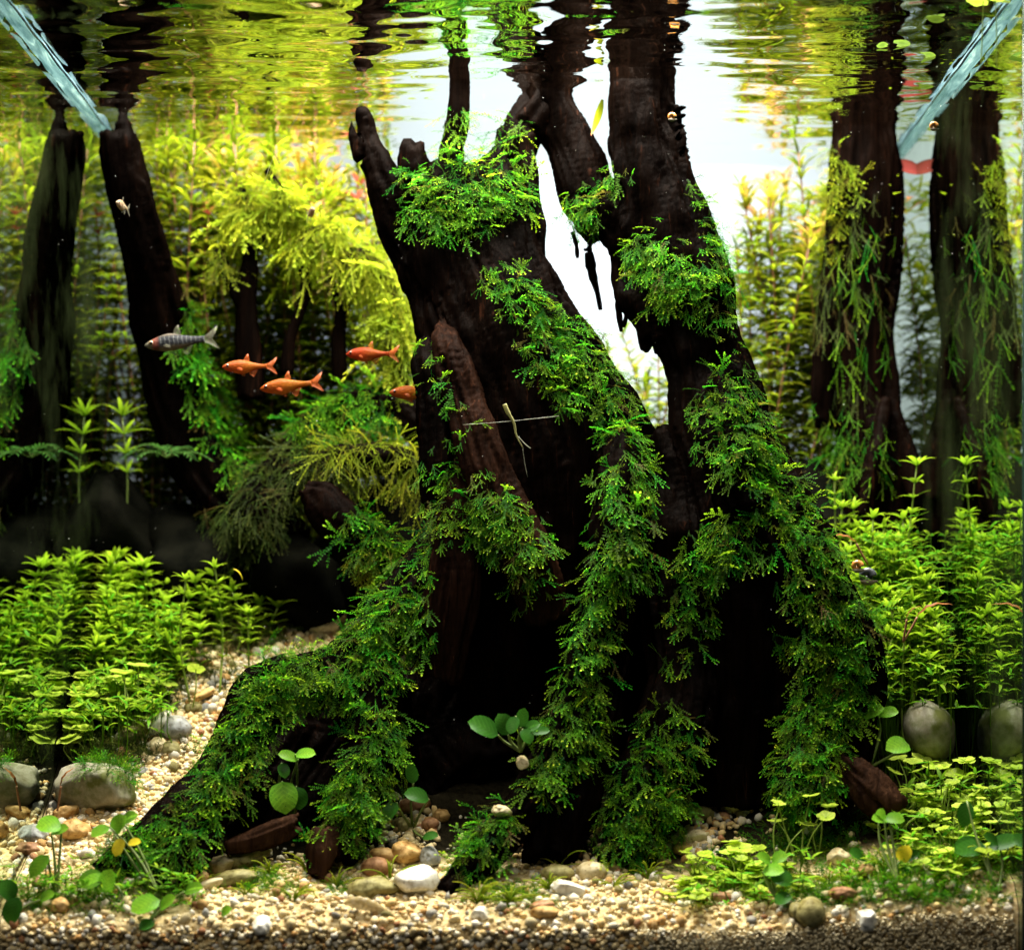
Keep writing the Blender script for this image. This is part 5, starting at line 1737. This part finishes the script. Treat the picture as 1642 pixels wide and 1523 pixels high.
def gravel(name, pts, rad, cols):
    Vs, Fs, Ts, off = [], [], [], 0
    for p, r, c in zip(pts, rad, cols):
        V, F = GV[rng.integers(8)]
        ax = rng.normal(0, 1, 3)
        ax /= np.linalg.norm(ax)
        R = np.array(Matrix.Rotation(rng.random() * 6.28, 3, Vector(ax)))
        Vs.append((V * np.array([1, rng.uniform(.6, .95), rng.uniform(.55, .9)]) * r) @ R.T + p)
        Fs.append(F + off)
        Ts.append(np.tile(c, (len(V), 1)))
        off += len(V)
    return obj(name, mesh_np(name, np.vstack(Vs), np.vstack(Fs), M["grain"], np.vstack(Ts)), kind="stuff")


def pal(n, w=None):
    c = PALETTE[rng.choice(8, n, p=PPROB)]
    return np.clip(c * rng.uniform(.85, 1.12, (n, 1)), 0, 1)


# bed surface
pts, rad = [], []
n = 4600
x = rng.uniform(XL + .004, XR - .004, n)
d = np.clip(np.abs(rng.normal(0, .045, n)), 0, .12) + .004
keep = ~((x > .10) & (d > .035) & (rng.random(n) < .75))
x, d = x[keep], d[keep]
r = np.clip(np.exp(rng.normal(math.log(.0017), .42, len(x))), .0007, .0044)
pts = np.stack([x, d, height(x, d) + r * .25], 1)
gravel("gravel", pts, r, pal(len(x)))
# path
n = 2600
t = rng.random(n) * (len(path3) - 1)
i0 = np.minimum(t.astype(int), len(path3) - 2)
f = (t - i0)[:, None]
c = path3[i0] * (1 - f) + path3[i0 + 1] * f
wd = .014 + .012 * (1 - t / len(path3))
x = np.clip(c[:, 0] + rng.normal(0, 1, n) * wd, XL + .004, XR)
d = np.clip(c[:, 1] + rng.normal(0, 1, n) * wd, .02, .42)
r = rng.uniform(.0012, .0032, n)
gravel("gravel", np.stack([x, d, height(x, d) + r * .3], 1), r, pal(n))
# under the trunk and cave mouths
n = 500
xx, dd_ = [], []
for cx, cy, sx, sy in ((655, 1330, 40, 34), (1165, 1300, 45, 30), (1115, 1350, 40, 24), (950, 1400, 60, 16)):
    for q in range(120):
        g = G(cx + rng.normal(0, sx * .6), cy + rng.normal(0, sy * .6))
        xx.append(g[0])
        dd_.append(g[1])
xx, dd_ = np.array(xx), np.array(dd_)
r = rng.uniform(.0018, .0042, len(xx))
gravel("gravel", np.stack([xx, dd_, height(xx, dd_) + r * .3], 1), r, pal(len(xx)))
# the bed's cut face against the front glass
n = 3000
x = rng.uniform(XL + .003, XR - .003, n)
top = height(x, np.full(n, .004))
z = -.001 + (top + .0015) * rng.random(n)
fine = sm(.06, .12, x)
r = np.where(rng.random(n) < fine, rng.uniform(.0006, .0013, n), rng.uniform(.0014, .0030, n))
y = np.clip(.0045 + rng.normal(0, .0012, n), r * .9 + .0002, .008)
c = pal(n)
dirt = None and np.clip(.35 + .65 * (z / .026) + .25 * vnoise(np.stack([x * 30, z * 60, x * 0], 1), 4), .12, 1)[:, None]
grime = np.clip(fbm(np.stack([x * 25, z * 70, x * 0], 1), 3, 8) * 1.4 - .15 + (.004 - z) * 40, 0, 1)[:, None]  # patchy grime, plus fading light towards the bottom put into the colour
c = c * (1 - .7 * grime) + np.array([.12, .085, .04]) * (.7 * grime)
c = np.where(fine[:, None] > rng.random((n, 1)), c * .7 + np.array([.08, .08, .06]), c)
gravel("gravel", np.stack([x, y, z], 1), r, np.clip(c, .01, 1))
n = 2200
x = rng.uniform(.075, XR - .003, n)
top = height(x, np.full(n, .004))
z = (top + .001) * rng.random(n)
r = rng.uniform(.0006, .0014, n)
c = np.tile(np.array([.72, .64, .42]), (n, 1)) * rng.uniform(.4, 1.2, (n, 1))
gravel("gravel", np.stack([x, rng.uniform(.0015, .004, n), z], 1), r, np.clip(c, 0, 1))


# ground moss and creeping greens
def ground_moss(regions, mat, size, temps, name="ground_moss", up=.8):
    Pp, Dd, Nn, Ss = [], [], [], []
    for px, py, rx, ry, cnt in regions:
        for q in range(cnt):
            g = G(px + rng.normal(0, rx * .5), py + rng.normal(0, ry * .5))
            if not XL + .006 < g[0] < XR - .006:
                continue
            g[1] = max(g[1], .006)
            Pp.append(g)
            Dd.append(np.array([rng.normal(0, .7), rng.normal(-.1, .5), up * rng.uniform(.2, 1.2)]))
            Nn.append(np.array([rng.normal(0, .3), -.7, .8]))
            Ss.append(size * .001 * rng.uniform(.5, 1.2))
    o = obj(name, frond_mesh(name, np.array(Pp), np.array(Dd), np.array(Nn), np.array(Ss), temps, mat, np.zeros(3), .3, 1.0), kind="stuff")
    return o


ground_moss([(180, 1215, 90, 24, 380), (150, 1170, 140, 30, 160), (320, 1080, 70, 40, 220), (420, 1020, 80, 30, 260), (240, 1120, 80, 40, 200), (60, 1200, 70, 30, 260), (110, 1185, 110, 36, 420)], M["moss_olive"], 12, FROND)
ground_moss([(1300, 1350, 90, 40, 420), (1200, 1410, 90, 40, 320), (1420, 1410, 130, 40, 700), (1560, 1380, 100, 50, 600), (1330, 1440, 80, 20, 300), (1500, 1440, 120, 16, 320)], M["moss"], 9, FROND)
ground_moss([(120, 1440, 140, 36, 620), (430, 1420, 70, 24, 240), (830, 1440, 70, 20, 240), (560, 1430, 40, 14, 60)], M["moss"], 8, FROND)
ground_moss([(250, 1090, 200, 60, 260), (1500, 1060, 140, 60, 500), (1420, 1090, 80, 40, 200)], M["moss_olive"], 14, STRAND)

# ------------------------------------------------------------------ fish
def fish_mat(name, mode):
    m, nt, out = new_mat(name)
    L = nt.links.new
    tc = nt.nodes.new("ShaderNodeTexCoord")
    sx = nt.nodes.new("ShaderNodeSeparateXYZ")
    L(tc.outputs["Object"], sx.inputs[0])
    nz = noise_node(nt, 14, 4, .6, tc.outputs["Object"])
    if mode == "ember":
        along = N(nt, "ShaderNodeMapRange")
        along.inputs["From Min"].default_value = -.5
        along.inputs["From Max"].default_value = .5
        L(sx.outputs[0], along.inputs[0])
        r = ramp(nt, [(0.0, (.52, .07, .015)), (.35, (.55, .085, .012)), (.6, (.52, .13, .014)), (1, (.50, .09, .014))], along.outputs[0])
        up = N(nt, "ShaderNodeMapRange")
        up.inputs["From Min"].default_value = -.16
        up.inputs["From Max"].default_value = .14
        L(sx.outputs[2], up.inputs[0])
        belly = ramp(nt, [(0.0, (1.3, 2.6, 6)), (.14, (1.2, 1.9, 3)), (.34, (1, 1, 1)), (.8, (1, 1, 1)), (1, (.7, .75, .5))], up.outputs[0])
        mx = N(nt, "ShaderNodeMix", data_type='RGBA', blend_type='MULTIPLY')
        mx.inputs[0].default_value = 1
        L(r.outputs[0], mx.inputs[6])
        L(belly.outputs[0], mx.inputs[7])
        colour = mx.outputs[2]
        sp = ramp(nt, [(.55, (1, 1, 1)), (.7, (.5, .35, .3))], noise_node(nt, 45, 2, .5, tc.outputs["Object"]).outputs["Fac"])
        m3 = N(nt, "ShaderNodeMix", data_type='RGBA', blend_type='MULTIPLY')
        m3.inputs[0].default_value = .7
        L(colour, m3.inputs[6])
        L(sp.outputs[0], m3.inputs[7])
        colour = m3.outputs[2]
    elif mode == "barred":
        wv = N(nt, "ShaderNodeMath", operation='SINE')
        mu = N(nt, "ShaderNodeMath", operation='MULTIPLY')
        mu.inputs[1].default_value = 88
        ad = N(nt, "ShaderNodeMath", operation='MULTIPLY_ADD')
        L(nz.outputs["Fac"], ad.inputs[0])
        ad.inputs[1].default_value = .05
        L(sx.outputs[0], ad.inputs[2])
        L(ad.outputs[0], mu.inputs[0])
        L(mu.outputs[0], wv.inputs[0])
        bars = ramp(nt, [(.72, (0.040, .043, .050)), (.97, (.14, .148, .145))], None)
        mr = N(nt, "ShaderNodeMapRange")
        mr.inputs["From Min"].default_value = -1
        L(wv.outputs[0], mr.inputs[0])
        L(mr.outputs[0], bars.inputs[0])
        up = N(nt, "ShaderNodeMapRange")
        up.inputs["From Min"].default_value = -.15
        up.inputs["From Max"].default_value = .16
        L(sx.outputs[2], up.inputs[0])
        side = ramp(nt, [(0.0, (.36, .24, .15)), (.28, (.20, .15, .10)), (.42, (0, 0, 0)), (.78, (0, 0, 0)), (.95, (.20, .16, .12))], up.outputs[0])
        amt = ramp(nt, [(.25, (1, 1, 1)), (.42, (0, 0, 0)), (.75, (0, 0, 0)), (.92, (1, 1, 1))], up.outputs[0])
        mx = N(nt, "ShaderNodeMix", data_type='RGBA')
        L(amt.outputs[0], mx.inputs[0])
        L(bars.outputs[0], mx.inputs[6])
        L(side.outputs[0], mx.inputs[7])
        head = N(nt, "ShaderNodeMapRange")
        head.inputs["From Min"].default_value = -.28
        head.inputs["From Max"].default_value = -.24
        L(sx.outputs[0], head.inputs[0])
        m3 = N(nt, "ShaderNodeMix", data_type='RGBA')
        L(head.outputs[0], m3.inputs[0])
        hr = ramp(nt, [(0, (.22, .20, .14)), (.42, (.24, .2, .14)), (.58, (.26, .07, .05)), (1, (.16, .06, .05))], None)
        hm = N(nt, "ShaderNodeMapRange")
        hm.inputs["From Min"].default_value = -.5
        hm.inputs["From Max"].default_value = -.24
        L(sx.outputs[0], hm.inputs[0])
        L(hm.outputs[0], hr.inputs[0])
        L(hr.outputs[0], m3.inputs[6])
        L(mx.outputs[2], m3.inputs[7])
        colour = m3.outputs[2]
    else:
        r = ramp(nt, [(.35, (.30, .19, .11)), (.65, (.50, .36, .24))], nz.outputs["Fac"])
        colour = r.outputs[0]
    oi = nt.nodes.new("ShaderNodeObjectInfo")
    hs = N(nt, "ShaderNodeHueSaturation")
    mh = N(nt, "ShaderNodeMapRange")
    mh.inputs["To Min"].default_value = .492
    mh.inputs["To Max"].default_value = .522
    L(oi.outputs["Random"], mh.inputs[0])
    L(mh.outputs[0], hs.inputs["Hue"])
    L(colour, hs.inputs["Color"])
    vs = nt.nodes.new("ShaderNodeTexVoronoi")
    vs.inputs["Scale"].default_value = 34
    L(tc.outputs["Object"], vs.inputs["Vector"])
    vr = ramp(nt, [(0.0, (1.1, 1.1, 1.05)), (.55, (.62, .6, .6))], vs.outputs["Distance"])
    mv = N(nt, "ShaderNodeMix", data_type='RGBA', blend_type='MULTIPLY')
    mv.inputs[0].default_value = .8
    L(hs.outputs[0], mv.inputs[6])
    L(vr.outputs[0], mv.inputs[7])
    colour = mv.outputs[2]
    b = N(nt, "ShaderNodeBsdfPrincipled")
    b.inputs["Roughness"].default_value = .35
    b.inputs["Specular IOR Level"].default_value = .5
    b.inputs["IOR"].default_value = 1.2
    L(colour, b.inputs["Base Color"])
    sc_ = nt.nodes.new("ShaderNodeTexVoronoi")
    sc_.inputs["Scale"].default_value = 42
    L(tc.outputs["Object"], sc_.inputs["Vector"])
    L(bump(nt, sc_.outputs["Distance"], .25, .02), b.inputs["Normal"])
    t = nt.nodes.new("ShaderNodeBsdfTranslucent")
    L(colour, t.inputs[0])
    ms = nt.nodes.new("ShaderNodeMixShader")
    ms.inputs[0].default_value = .35
    L(b.outputs[0], ms.inputs[1])
    L(t.outputs[0], ms.inputs[2])
    L(ms.outputs[0], out.inputs[0])
    return m


M["ember"] = fish_mat("orange_fish_skin", "ember")
M["barred"] = fish_mat("barred_fish_skin", "barred")
M["tan"] = fish_mat("tan_fish_skin", "tan")
M["fin_orange"] = plain("orange_fin", (.6, .14, .03), .4, .4, .5, .5)
M["fin_clear"] = plain("clear_fin", (.24, .23, .16), .4, .4, .5, .3)
M["eye"] = plain("fish_eye_iris", (.35, .22, .10), .12, .8)
M["eye_red"] = plain("fish_eye_iris_red", (.5, .10, .05), .12, .8)
M["pupil"] = plain("pupil_black", (.004, .004, .004), .05, .8)
EMBER = np.array([[0, .012, .012, .008], [.04, .045, .045, .03], [.1, .08, .08, .05], [.18, .115, .105, .065], [.3, .145, .14, .075], [.42, .155, .165, .078], [.55, .13, .14, .065], [.68, .095, .09, .045], [.82, .062, .055, .03], [.93, .05, .046, .02], [1, .058, .055, .010]])
BARRED = np.array([[0, .012, .012, .01], [.04, .045, .04, .03], [.1, .075, .07, .05], [.2, .11, .105, .065], [.32, .145, .13, .075], [.44, .155, .135, .078], [.56, .13, .125, .068], [.7, .095, .095, .048], [.84, .068, .062, .03], [.95, .06, .054, .02], [1, .056, .05, .012]])


def fin_np(poly, th=.004):
    """A thin plate with thickness from an outline in the fish's x-z plane."""
    poly = np.array(poly, float)
    n = len(poly)
    a = np.stack([poly[:, 0], np.full(n, -th), poly[:, 1]], 1)
    b = a * np.array([1, -1, 1])
    c = poly.mean(0)
    V = np.vstack([a, b, [[c[0], -th, c[1]]], [[c[0], th, c[1]]]])
    j = np.arange(n)
    F3 = np.vstack([np.stack([np.full(n, 2 * n), (j + 1) % n, j], 1), np.stack([np.full(n, 2 * n + 1), n + j, n + (j + 1) % n], 1)])
    F4 = np.stack([j, (j + 1) % n, n + (j + 1) % n, n + j], 1)
    return V, [F3, F4]


def fish(px, py, d, lpx, label, prof=EMBER, skin="ember", fin="fin_orange", iris="eye_red", yaw=0, pitch=0, name="orange_fish", bend=.06, cat="fish", group=None):
    L = W(lpx, d)
    th = thing(name, label, cat, P(px, py, d), group)
    th.rotation_euler = (0, math.radians(pitch), math.radians(yaw))
    th.scale = (L, L, L)
    p = catmull(prof, 3)
    a = np.linspace(0, 2 * np.pi, 18, endpoint=False)
    V = []
    for t, up, dn, w in p:
        hh = np.where(np.sin(a) > 0, up, dn) * np.sin(a)
        V.append(np.stack([np.full(18, t - .5), np.cos(a) * w + bend * (max(0, t - .4)) ** 2, hh], 1))
    n = len(V)
    V = np.vstack(V)
    i, j = np.meshgrid(np.arange(n - 1), np.arange(18), indexing='ij')
    Q = np.stack([i * 18 + j, (i + 1) * 18 + j, (i + 1) * 18 + (j + 1) % 18, i * 18 + (j + 1) % 18], -1).reshape(-1, 4)
    V = np.vstack([V, [[-.505, 0, 0]], [[.5, bend * .36, 0]]])
    jj = np.arange(18)
    C1 = np.stack([np.full(18, n * 18), jj, (jj + 1) % 18], 1)
    C2 = np.stack([np.full(18, n * 18 + 1), (n - 1) * 18 + (jj + 1) % 18, (n - 1) * 18 + jj], 1)
    body = obj("body", mesh_np("body", V, [Q, np.vstack([C1, C2])], M[skin]), th)
    fm = M[fin]
    tb = bend * .36
    pieces = {
        "tail_fin": [(.47, .045), (.56, .085), (.68, .17), (.74, .20), (.70, .09), (.63, .015), (.60, 0), (.63, -.03), (.70, -.12), (.73, -.19), (.66, -.15), (.56, -.08), (.47, -.045)],
        "dorsal_fin": [(-.02, .135), (.01, .20), (.06, .27), (.10, .285), (.105, .22), (.12, .15), (.12, .10)],
        "anal_fin": [(.08, -.12), (.13, -.19), (.19, -.23), (.23, -.20), (.26, -.13), (.30, -.075), (.26, -.05)],
        "pelvic_fin": [(-.10, -.14), (-.05, -.20), (.0, -.22), (.01, -.19), (-.02, -.14)],
        "pectoral_fin": [(-.20, -.04), (-.14, -.075), (-.07, -.10), (-.06, -.075), (-.12, -.03)],
    }
    for nm, poly in pieces.items():
        V, F = fin_np(poly, .004)
        off = {"tail_fin": tb, "pectoral_fin": -.075}.get(nm, 0)
        V = V + np.array([0, off, 0])
        if nm == "pectoral_fin":
            V[:, 1] -= (V[:, 0] + .2) * .5
        obj(nm, mesh_np(nm, V, F, fm), th)
    Ve, Fe = ICO2
    for sg in (-1, 1):
        e = obj("eye", mesh_np("eye", Ve * np.array([.042, .018, .042]), Fe, M[iris]), th, loc=(-.385, sg * .046, .022))
        obj("pupil", mesh_np("pupil", Ve * np.array([.029, .010, .029]), Fe, M["pupil"]), e, loc=(0, sg * .0115, 0))
    return th


fish(392, 588, .165, 72, "orange fish with pale fin tips, directly below the barred grey fish", pitch=-3, yaw=14, bend=.0)
fish(458, 619, .165, 82, "brightest red orange fish, lowest of the small school", pitch=-7, yaw=2, bend=.10)
fish(590, 568, .185, 74, "slim orange fish swimming just in front of the trunk edge, highest of the school", pitch=2, yaw=-16, bend=-.10)
fish(662, 630, .20, 76, "orange fish half hidden behind the massive trunk", pitch=0, yaw=5)
fish(280, 549, .215, 96, "grey fish with pale vertical bars and a red gill before the black branch", prof=BARRED, skin="barred", fin="fin_clear", iris="eye", pitch=-7, yaw=3, name="barred_fish")
fish(196, 330, .18, 52, "pale tan fish facing the viewer in front of the bare black branch", skin="tan", fin="fin_clear", iris="eye", yaw=80, pitch=0, name="tan_fish")
fish(499, 341, .20, 52, "dark tan fish facing the viewer over the bright moss canopy", skin="tan", fin="fin_clear", iris="eye", yaw=104, pitch=0, name="tan_fish")


# ------------------------------------------------------------------ snails, threads, drifting specks
def snail(p, r, mat, label, flip=0):
    th = thing("snail", label, "snail", p)
    C = []
    R = []
    for t in np.linspace(0, 1, 60):
        a = t * 4.6 * math.pi
        rr = r * (1 - t) * .62
        C.append((math.cos(a) * rr, t * r * .9 - .2 * r, math.sin(a) * rr))
        R.append(r * (.40 * (1 - t) + .04))
    V, F = tube_np(np.array(C), np.array(R), np.array(R), 10)
    obj("shell", mesh_np("shell", V, F, mat), th, rot=(0, flip, 0))
    C = catmull([np.array([-r * .7, -r * .1, -r * .45]), np.array([0, -r * .1, -r * .62]), np.array([r * 1.1, -r * .1, -r * .5])], 6)
    rr = r * .34 * np.sin(np.linspace(.3, 2.9, len(C)))
    V, F = tube_np(C, rr, rr, 8)
    obj("foot", mesh_np("foot", V, F, M["snail_foot"]), th)
    return th


M["snail_amber"] = plain("amber_shell", (.50, .20, .04), .2, .6)
M["snail_dark"] = plain("slate_shell", (.05, .055, .06), .35, .5)
M["snail_pale"] = plain("pale_shell", (.16, .14, .08), .35, .5)
M["snail_foot"] = plain("snail_foot", (.18, .14, .09), .5, .4)
snail(P(1497, 203, .10) + np.array([0, 0, 0]), .0032, M["snail_amber"], "tiny amber snail clinging to the pale water edge")
snail(P(1077, 188, .165), .0032, M["snail_amber"], "tiny amber snail on the upper slanting trunk")
snail(P(1374, 908, .125), .0045, M["snail_amber"], "amber snail among stems beside the mossy trunk flank")
snail(P(1390, 924, .13), .0062, M["snail_dark"], "slate grey snail below the amber one beside the trunk flank")


def thread(pts, r, mat, label, name="loose_thread", d=None):
    C = catmull([P(*p) for p in pts], 6)
    rr = np.full(len(C), r) * (1 + .4 * vnoise(np.stack([np.arange(len(C)) * .8, np.zeros(len(C)), np.zeros(len(C))], 1), 3))
    V, F = tube_np(C, rr, rr, 5)
    base = C[0]
    o = obj(name, mesh_np(name, V - base, F, mat), loc=base)
    return tag(o, label, "thread")


M["thread"] = plain("pale_thread", (.34, .34, .26), .4, .5, .4)
M["husk"] = plain("husk_yellow", (.40, .38, .16), .4, .5, .4)
M["dust"] = plain("white_dust", (.75, .75, .70), .4, .5, .4)
thread([(742, 681, .10), (800, 677, .10), (850, 672, .10), (896, 667, .10)], .00014, M["thread"], "fine pale thread stretched level across the black trunk")
thread([(492, 160, .10), (475, 190, .10), (462, 212, .10)], .00013, M["thread"], "fine pale thread slanting below the dark rippled water")
thread([(440, 250, .10), (432, 268, .10), (424, 292, .10)], .00012, M["thread"], "short pale thread above the bright moss canopy")
th = thing("shed_skin", "pale yellow shed skin dangling on the black trunk face", "debris", P(810, 650, .10))
C = catmull([P(a, b_, .10) - P(810, 650, .10) for a, b_ in ((809, 648), (814, 660), (824, 678), (828, 698), (839, 719))], 6)
rr = W(1, .1) * np.concatenate([np.full(8, 3.6), np.linspace(2.6, .8, len(C) - 8)])
V, F = tube_np(C, rr, rr * .5, 6)
obj("husk", mesh_np("husk", V, F, M["husk"]), th)
C = catmull([P(a, b_, .10) - P(810, 650, .10) for a, b_ in ((831, 700), (842, 712), (851, 719))], 4)
V, F = tube_np(C, np.full(len(C), .0003), np.full(len(C), .0002), 5)
obj("antenna", mesh_np("antenna", V, F, M["thread"]), th)
C = catmull([P(a, b_, .10) - P(810, 650, .10) for a, b_ in ((838, 718), (841, 740), (846, 765))], 4)
V, F = tube_np(C, np.full(len(C), .00015), np.full(len(C), .00015), 5)
obj("tail_filament", mesh_np("tail_filament", V, F, M["thread"]), th)
th = thing("withered_leaf", "small yellow withered leaf hooked over the thicket's edge before the dark hollow", "leaf", P(374, 912, .22))
obj("blade", lm("blade", M["yellow_leaf"], 1, .16, 6, 1.4, .2), th, rot=quat(rot_to(np.array([.8, 0, -.5]), np.array([.3, -.6, .8]))), scale=.011)
# shrimp lying on the front gravel
M["shrimp"] = plain("shrimp_shell", (.42, .33, .15), .25, .6, .4, .75)
th = thing("shrimp", "translucent brown shrimp resting on the gravel below the algae green stone", "shrimp", P(585, 1452, .012))
pr = np.array([[-34, 4, 2], [-22, 6, 8], [-8, 5, 11], [6, 2, 10], [20, -4, 8], [34, -10, 5], [42, -14, 2]])
c = catmull(pr, 4)
C = np.stack([c[:, 0] * K, np.zeros(len(c)), c[:, 1] * K], 1)
seg = 1 + .10 * np.sin(np.arange(len(c)) * 1.9)
V, F = tube_np(C, c[:, 2] * K * seg, c[:, 2] * K * .6 * seg, 10)
obj("body", mesh_np("body", V, F, M["shrimp"]), th)
for sg in (0, 1, 2):
    a = catmull([np.array([-34 * K, 0, 4 * K]), np.array([-52 * K, -.002, (6 + sg * 5) * K]), np.array([-72 * K, -.003, (2 + sg * 8) * K])], 4)
    V, F = tube_np(a, np.full(len(a), .00022), np.full(len(a), .00022), 4)
    obj("antenna", mesh_np("antenna", V, F, M["shrimp"]), th)
for q in range(5):
    a = catmull([np.array([(-18 + q * 8) * K, 0, 0]), np.array([(-22 + q * 8) * K, -.002, -8 * K]), np.array([(-26 + q * 8) * K, -.003, -15 * K])], 3)
    V, F = tube_np(a, np.full(len(a), .00028), np.full(len(a), .0002), 4)
    obj("leg", mesh_np("leg", V, F, M["shrimp"]), th)
V, F = fin_np([(42, -12), (52, -12), (60, -18), (58, -26), (48, -24), (42, -17)], .8)
obj("tail_fan", mesh_np("tail_fan", V * K, F, M["shrimp"]), th)

# drifting white specks
n = 900
d = rng.uniform(.005, .38, n)
px = rng.uniform(0, 1640, n)
py = np.where(rng.random(n) < .5, rng.uniform(0, 420, n), rng.uniform(0, 1350, n))
s = (DIST + d) / DIST
X = np.stack([(px - 821) * K * s, d, CZ + (HY - py) * K * s], 1)
ok = (X[:, 2] < WATER_Z - .004) & (X[:, 0] > XL + .004) & (X[:, 0] < XR - .004)
X = X[ok]
oct_v = np.array([[1, 0, 0], [-1, 0, 0], [0, 1, 0], [0, -1, 0], [0, 0, 1], [0, 0, -1]], float)
oct_f = np.array([[0, 2, 4], [2, 1, 4], [1, 3, 4], [3, 0, 4], [2, 0, 5], [1, 2, 5], [3, 1, 5], [0, 3, 5]])
r = np.exp(rng.normal(math.log(.00017), .35, len(X)))
V = (oct_v[None] * r[:, None, None] + X[:, None]).reshape(-1, 3)
F = (oct_f[None] + 6 * np.arange(len(X))[:, None, None]).reshape(-1, 3)
obj("drifting_dust", mesh_np("drifting_dust", V, F, M["dust"]), kind="stuff")

# ------------------------------------------------------------------ drop repeats the camera sees nothing of
bpy.context.view_layer.update()
dg = bpy.context.evaluated_depsgraph_get()
eye = Vector(CAMP)


def seen(th):
    own = {th.name} | {c.name for c in th.children_recursive}
    for o in [th] + list(th.children_recursive):
        if o.type != 'MESH':
            continue
        vs = o.data.vertices
        step = max(1, len(vs) // (14 if len(own) < 4 else 5))
        for vi in range(0, len(vs), step):
            w = o.matrix_world @ vs[vi].co
            dr = (w - eye)
            ln = dr.length
            ok, loc, nrm, ix, ob, mt = scene.ray_cast(dg, eye, dr.normalized(), distance=ln + .001)
            if ok and ob.name in own:
                return True
    return False


drop = [t for t in CULL if not seen(t)]
for t in drop:
    for c in list(t.children_recursive):
        bpy.data.objects.remove(c, do_unlink=True)
    bpy.data.objects.remove(t, do_unlink=True)
print("dropped unseen:", len(drop), "objects:", len(bpy.data.objects), "tris:", sum(len(o.data.loop_triangles) or sum(len(p.vertices) - 2 for p in o.data.polygons) if o.data.users < 50 else 0 for o in bpy.data.objects if o.type == 'MESH'))
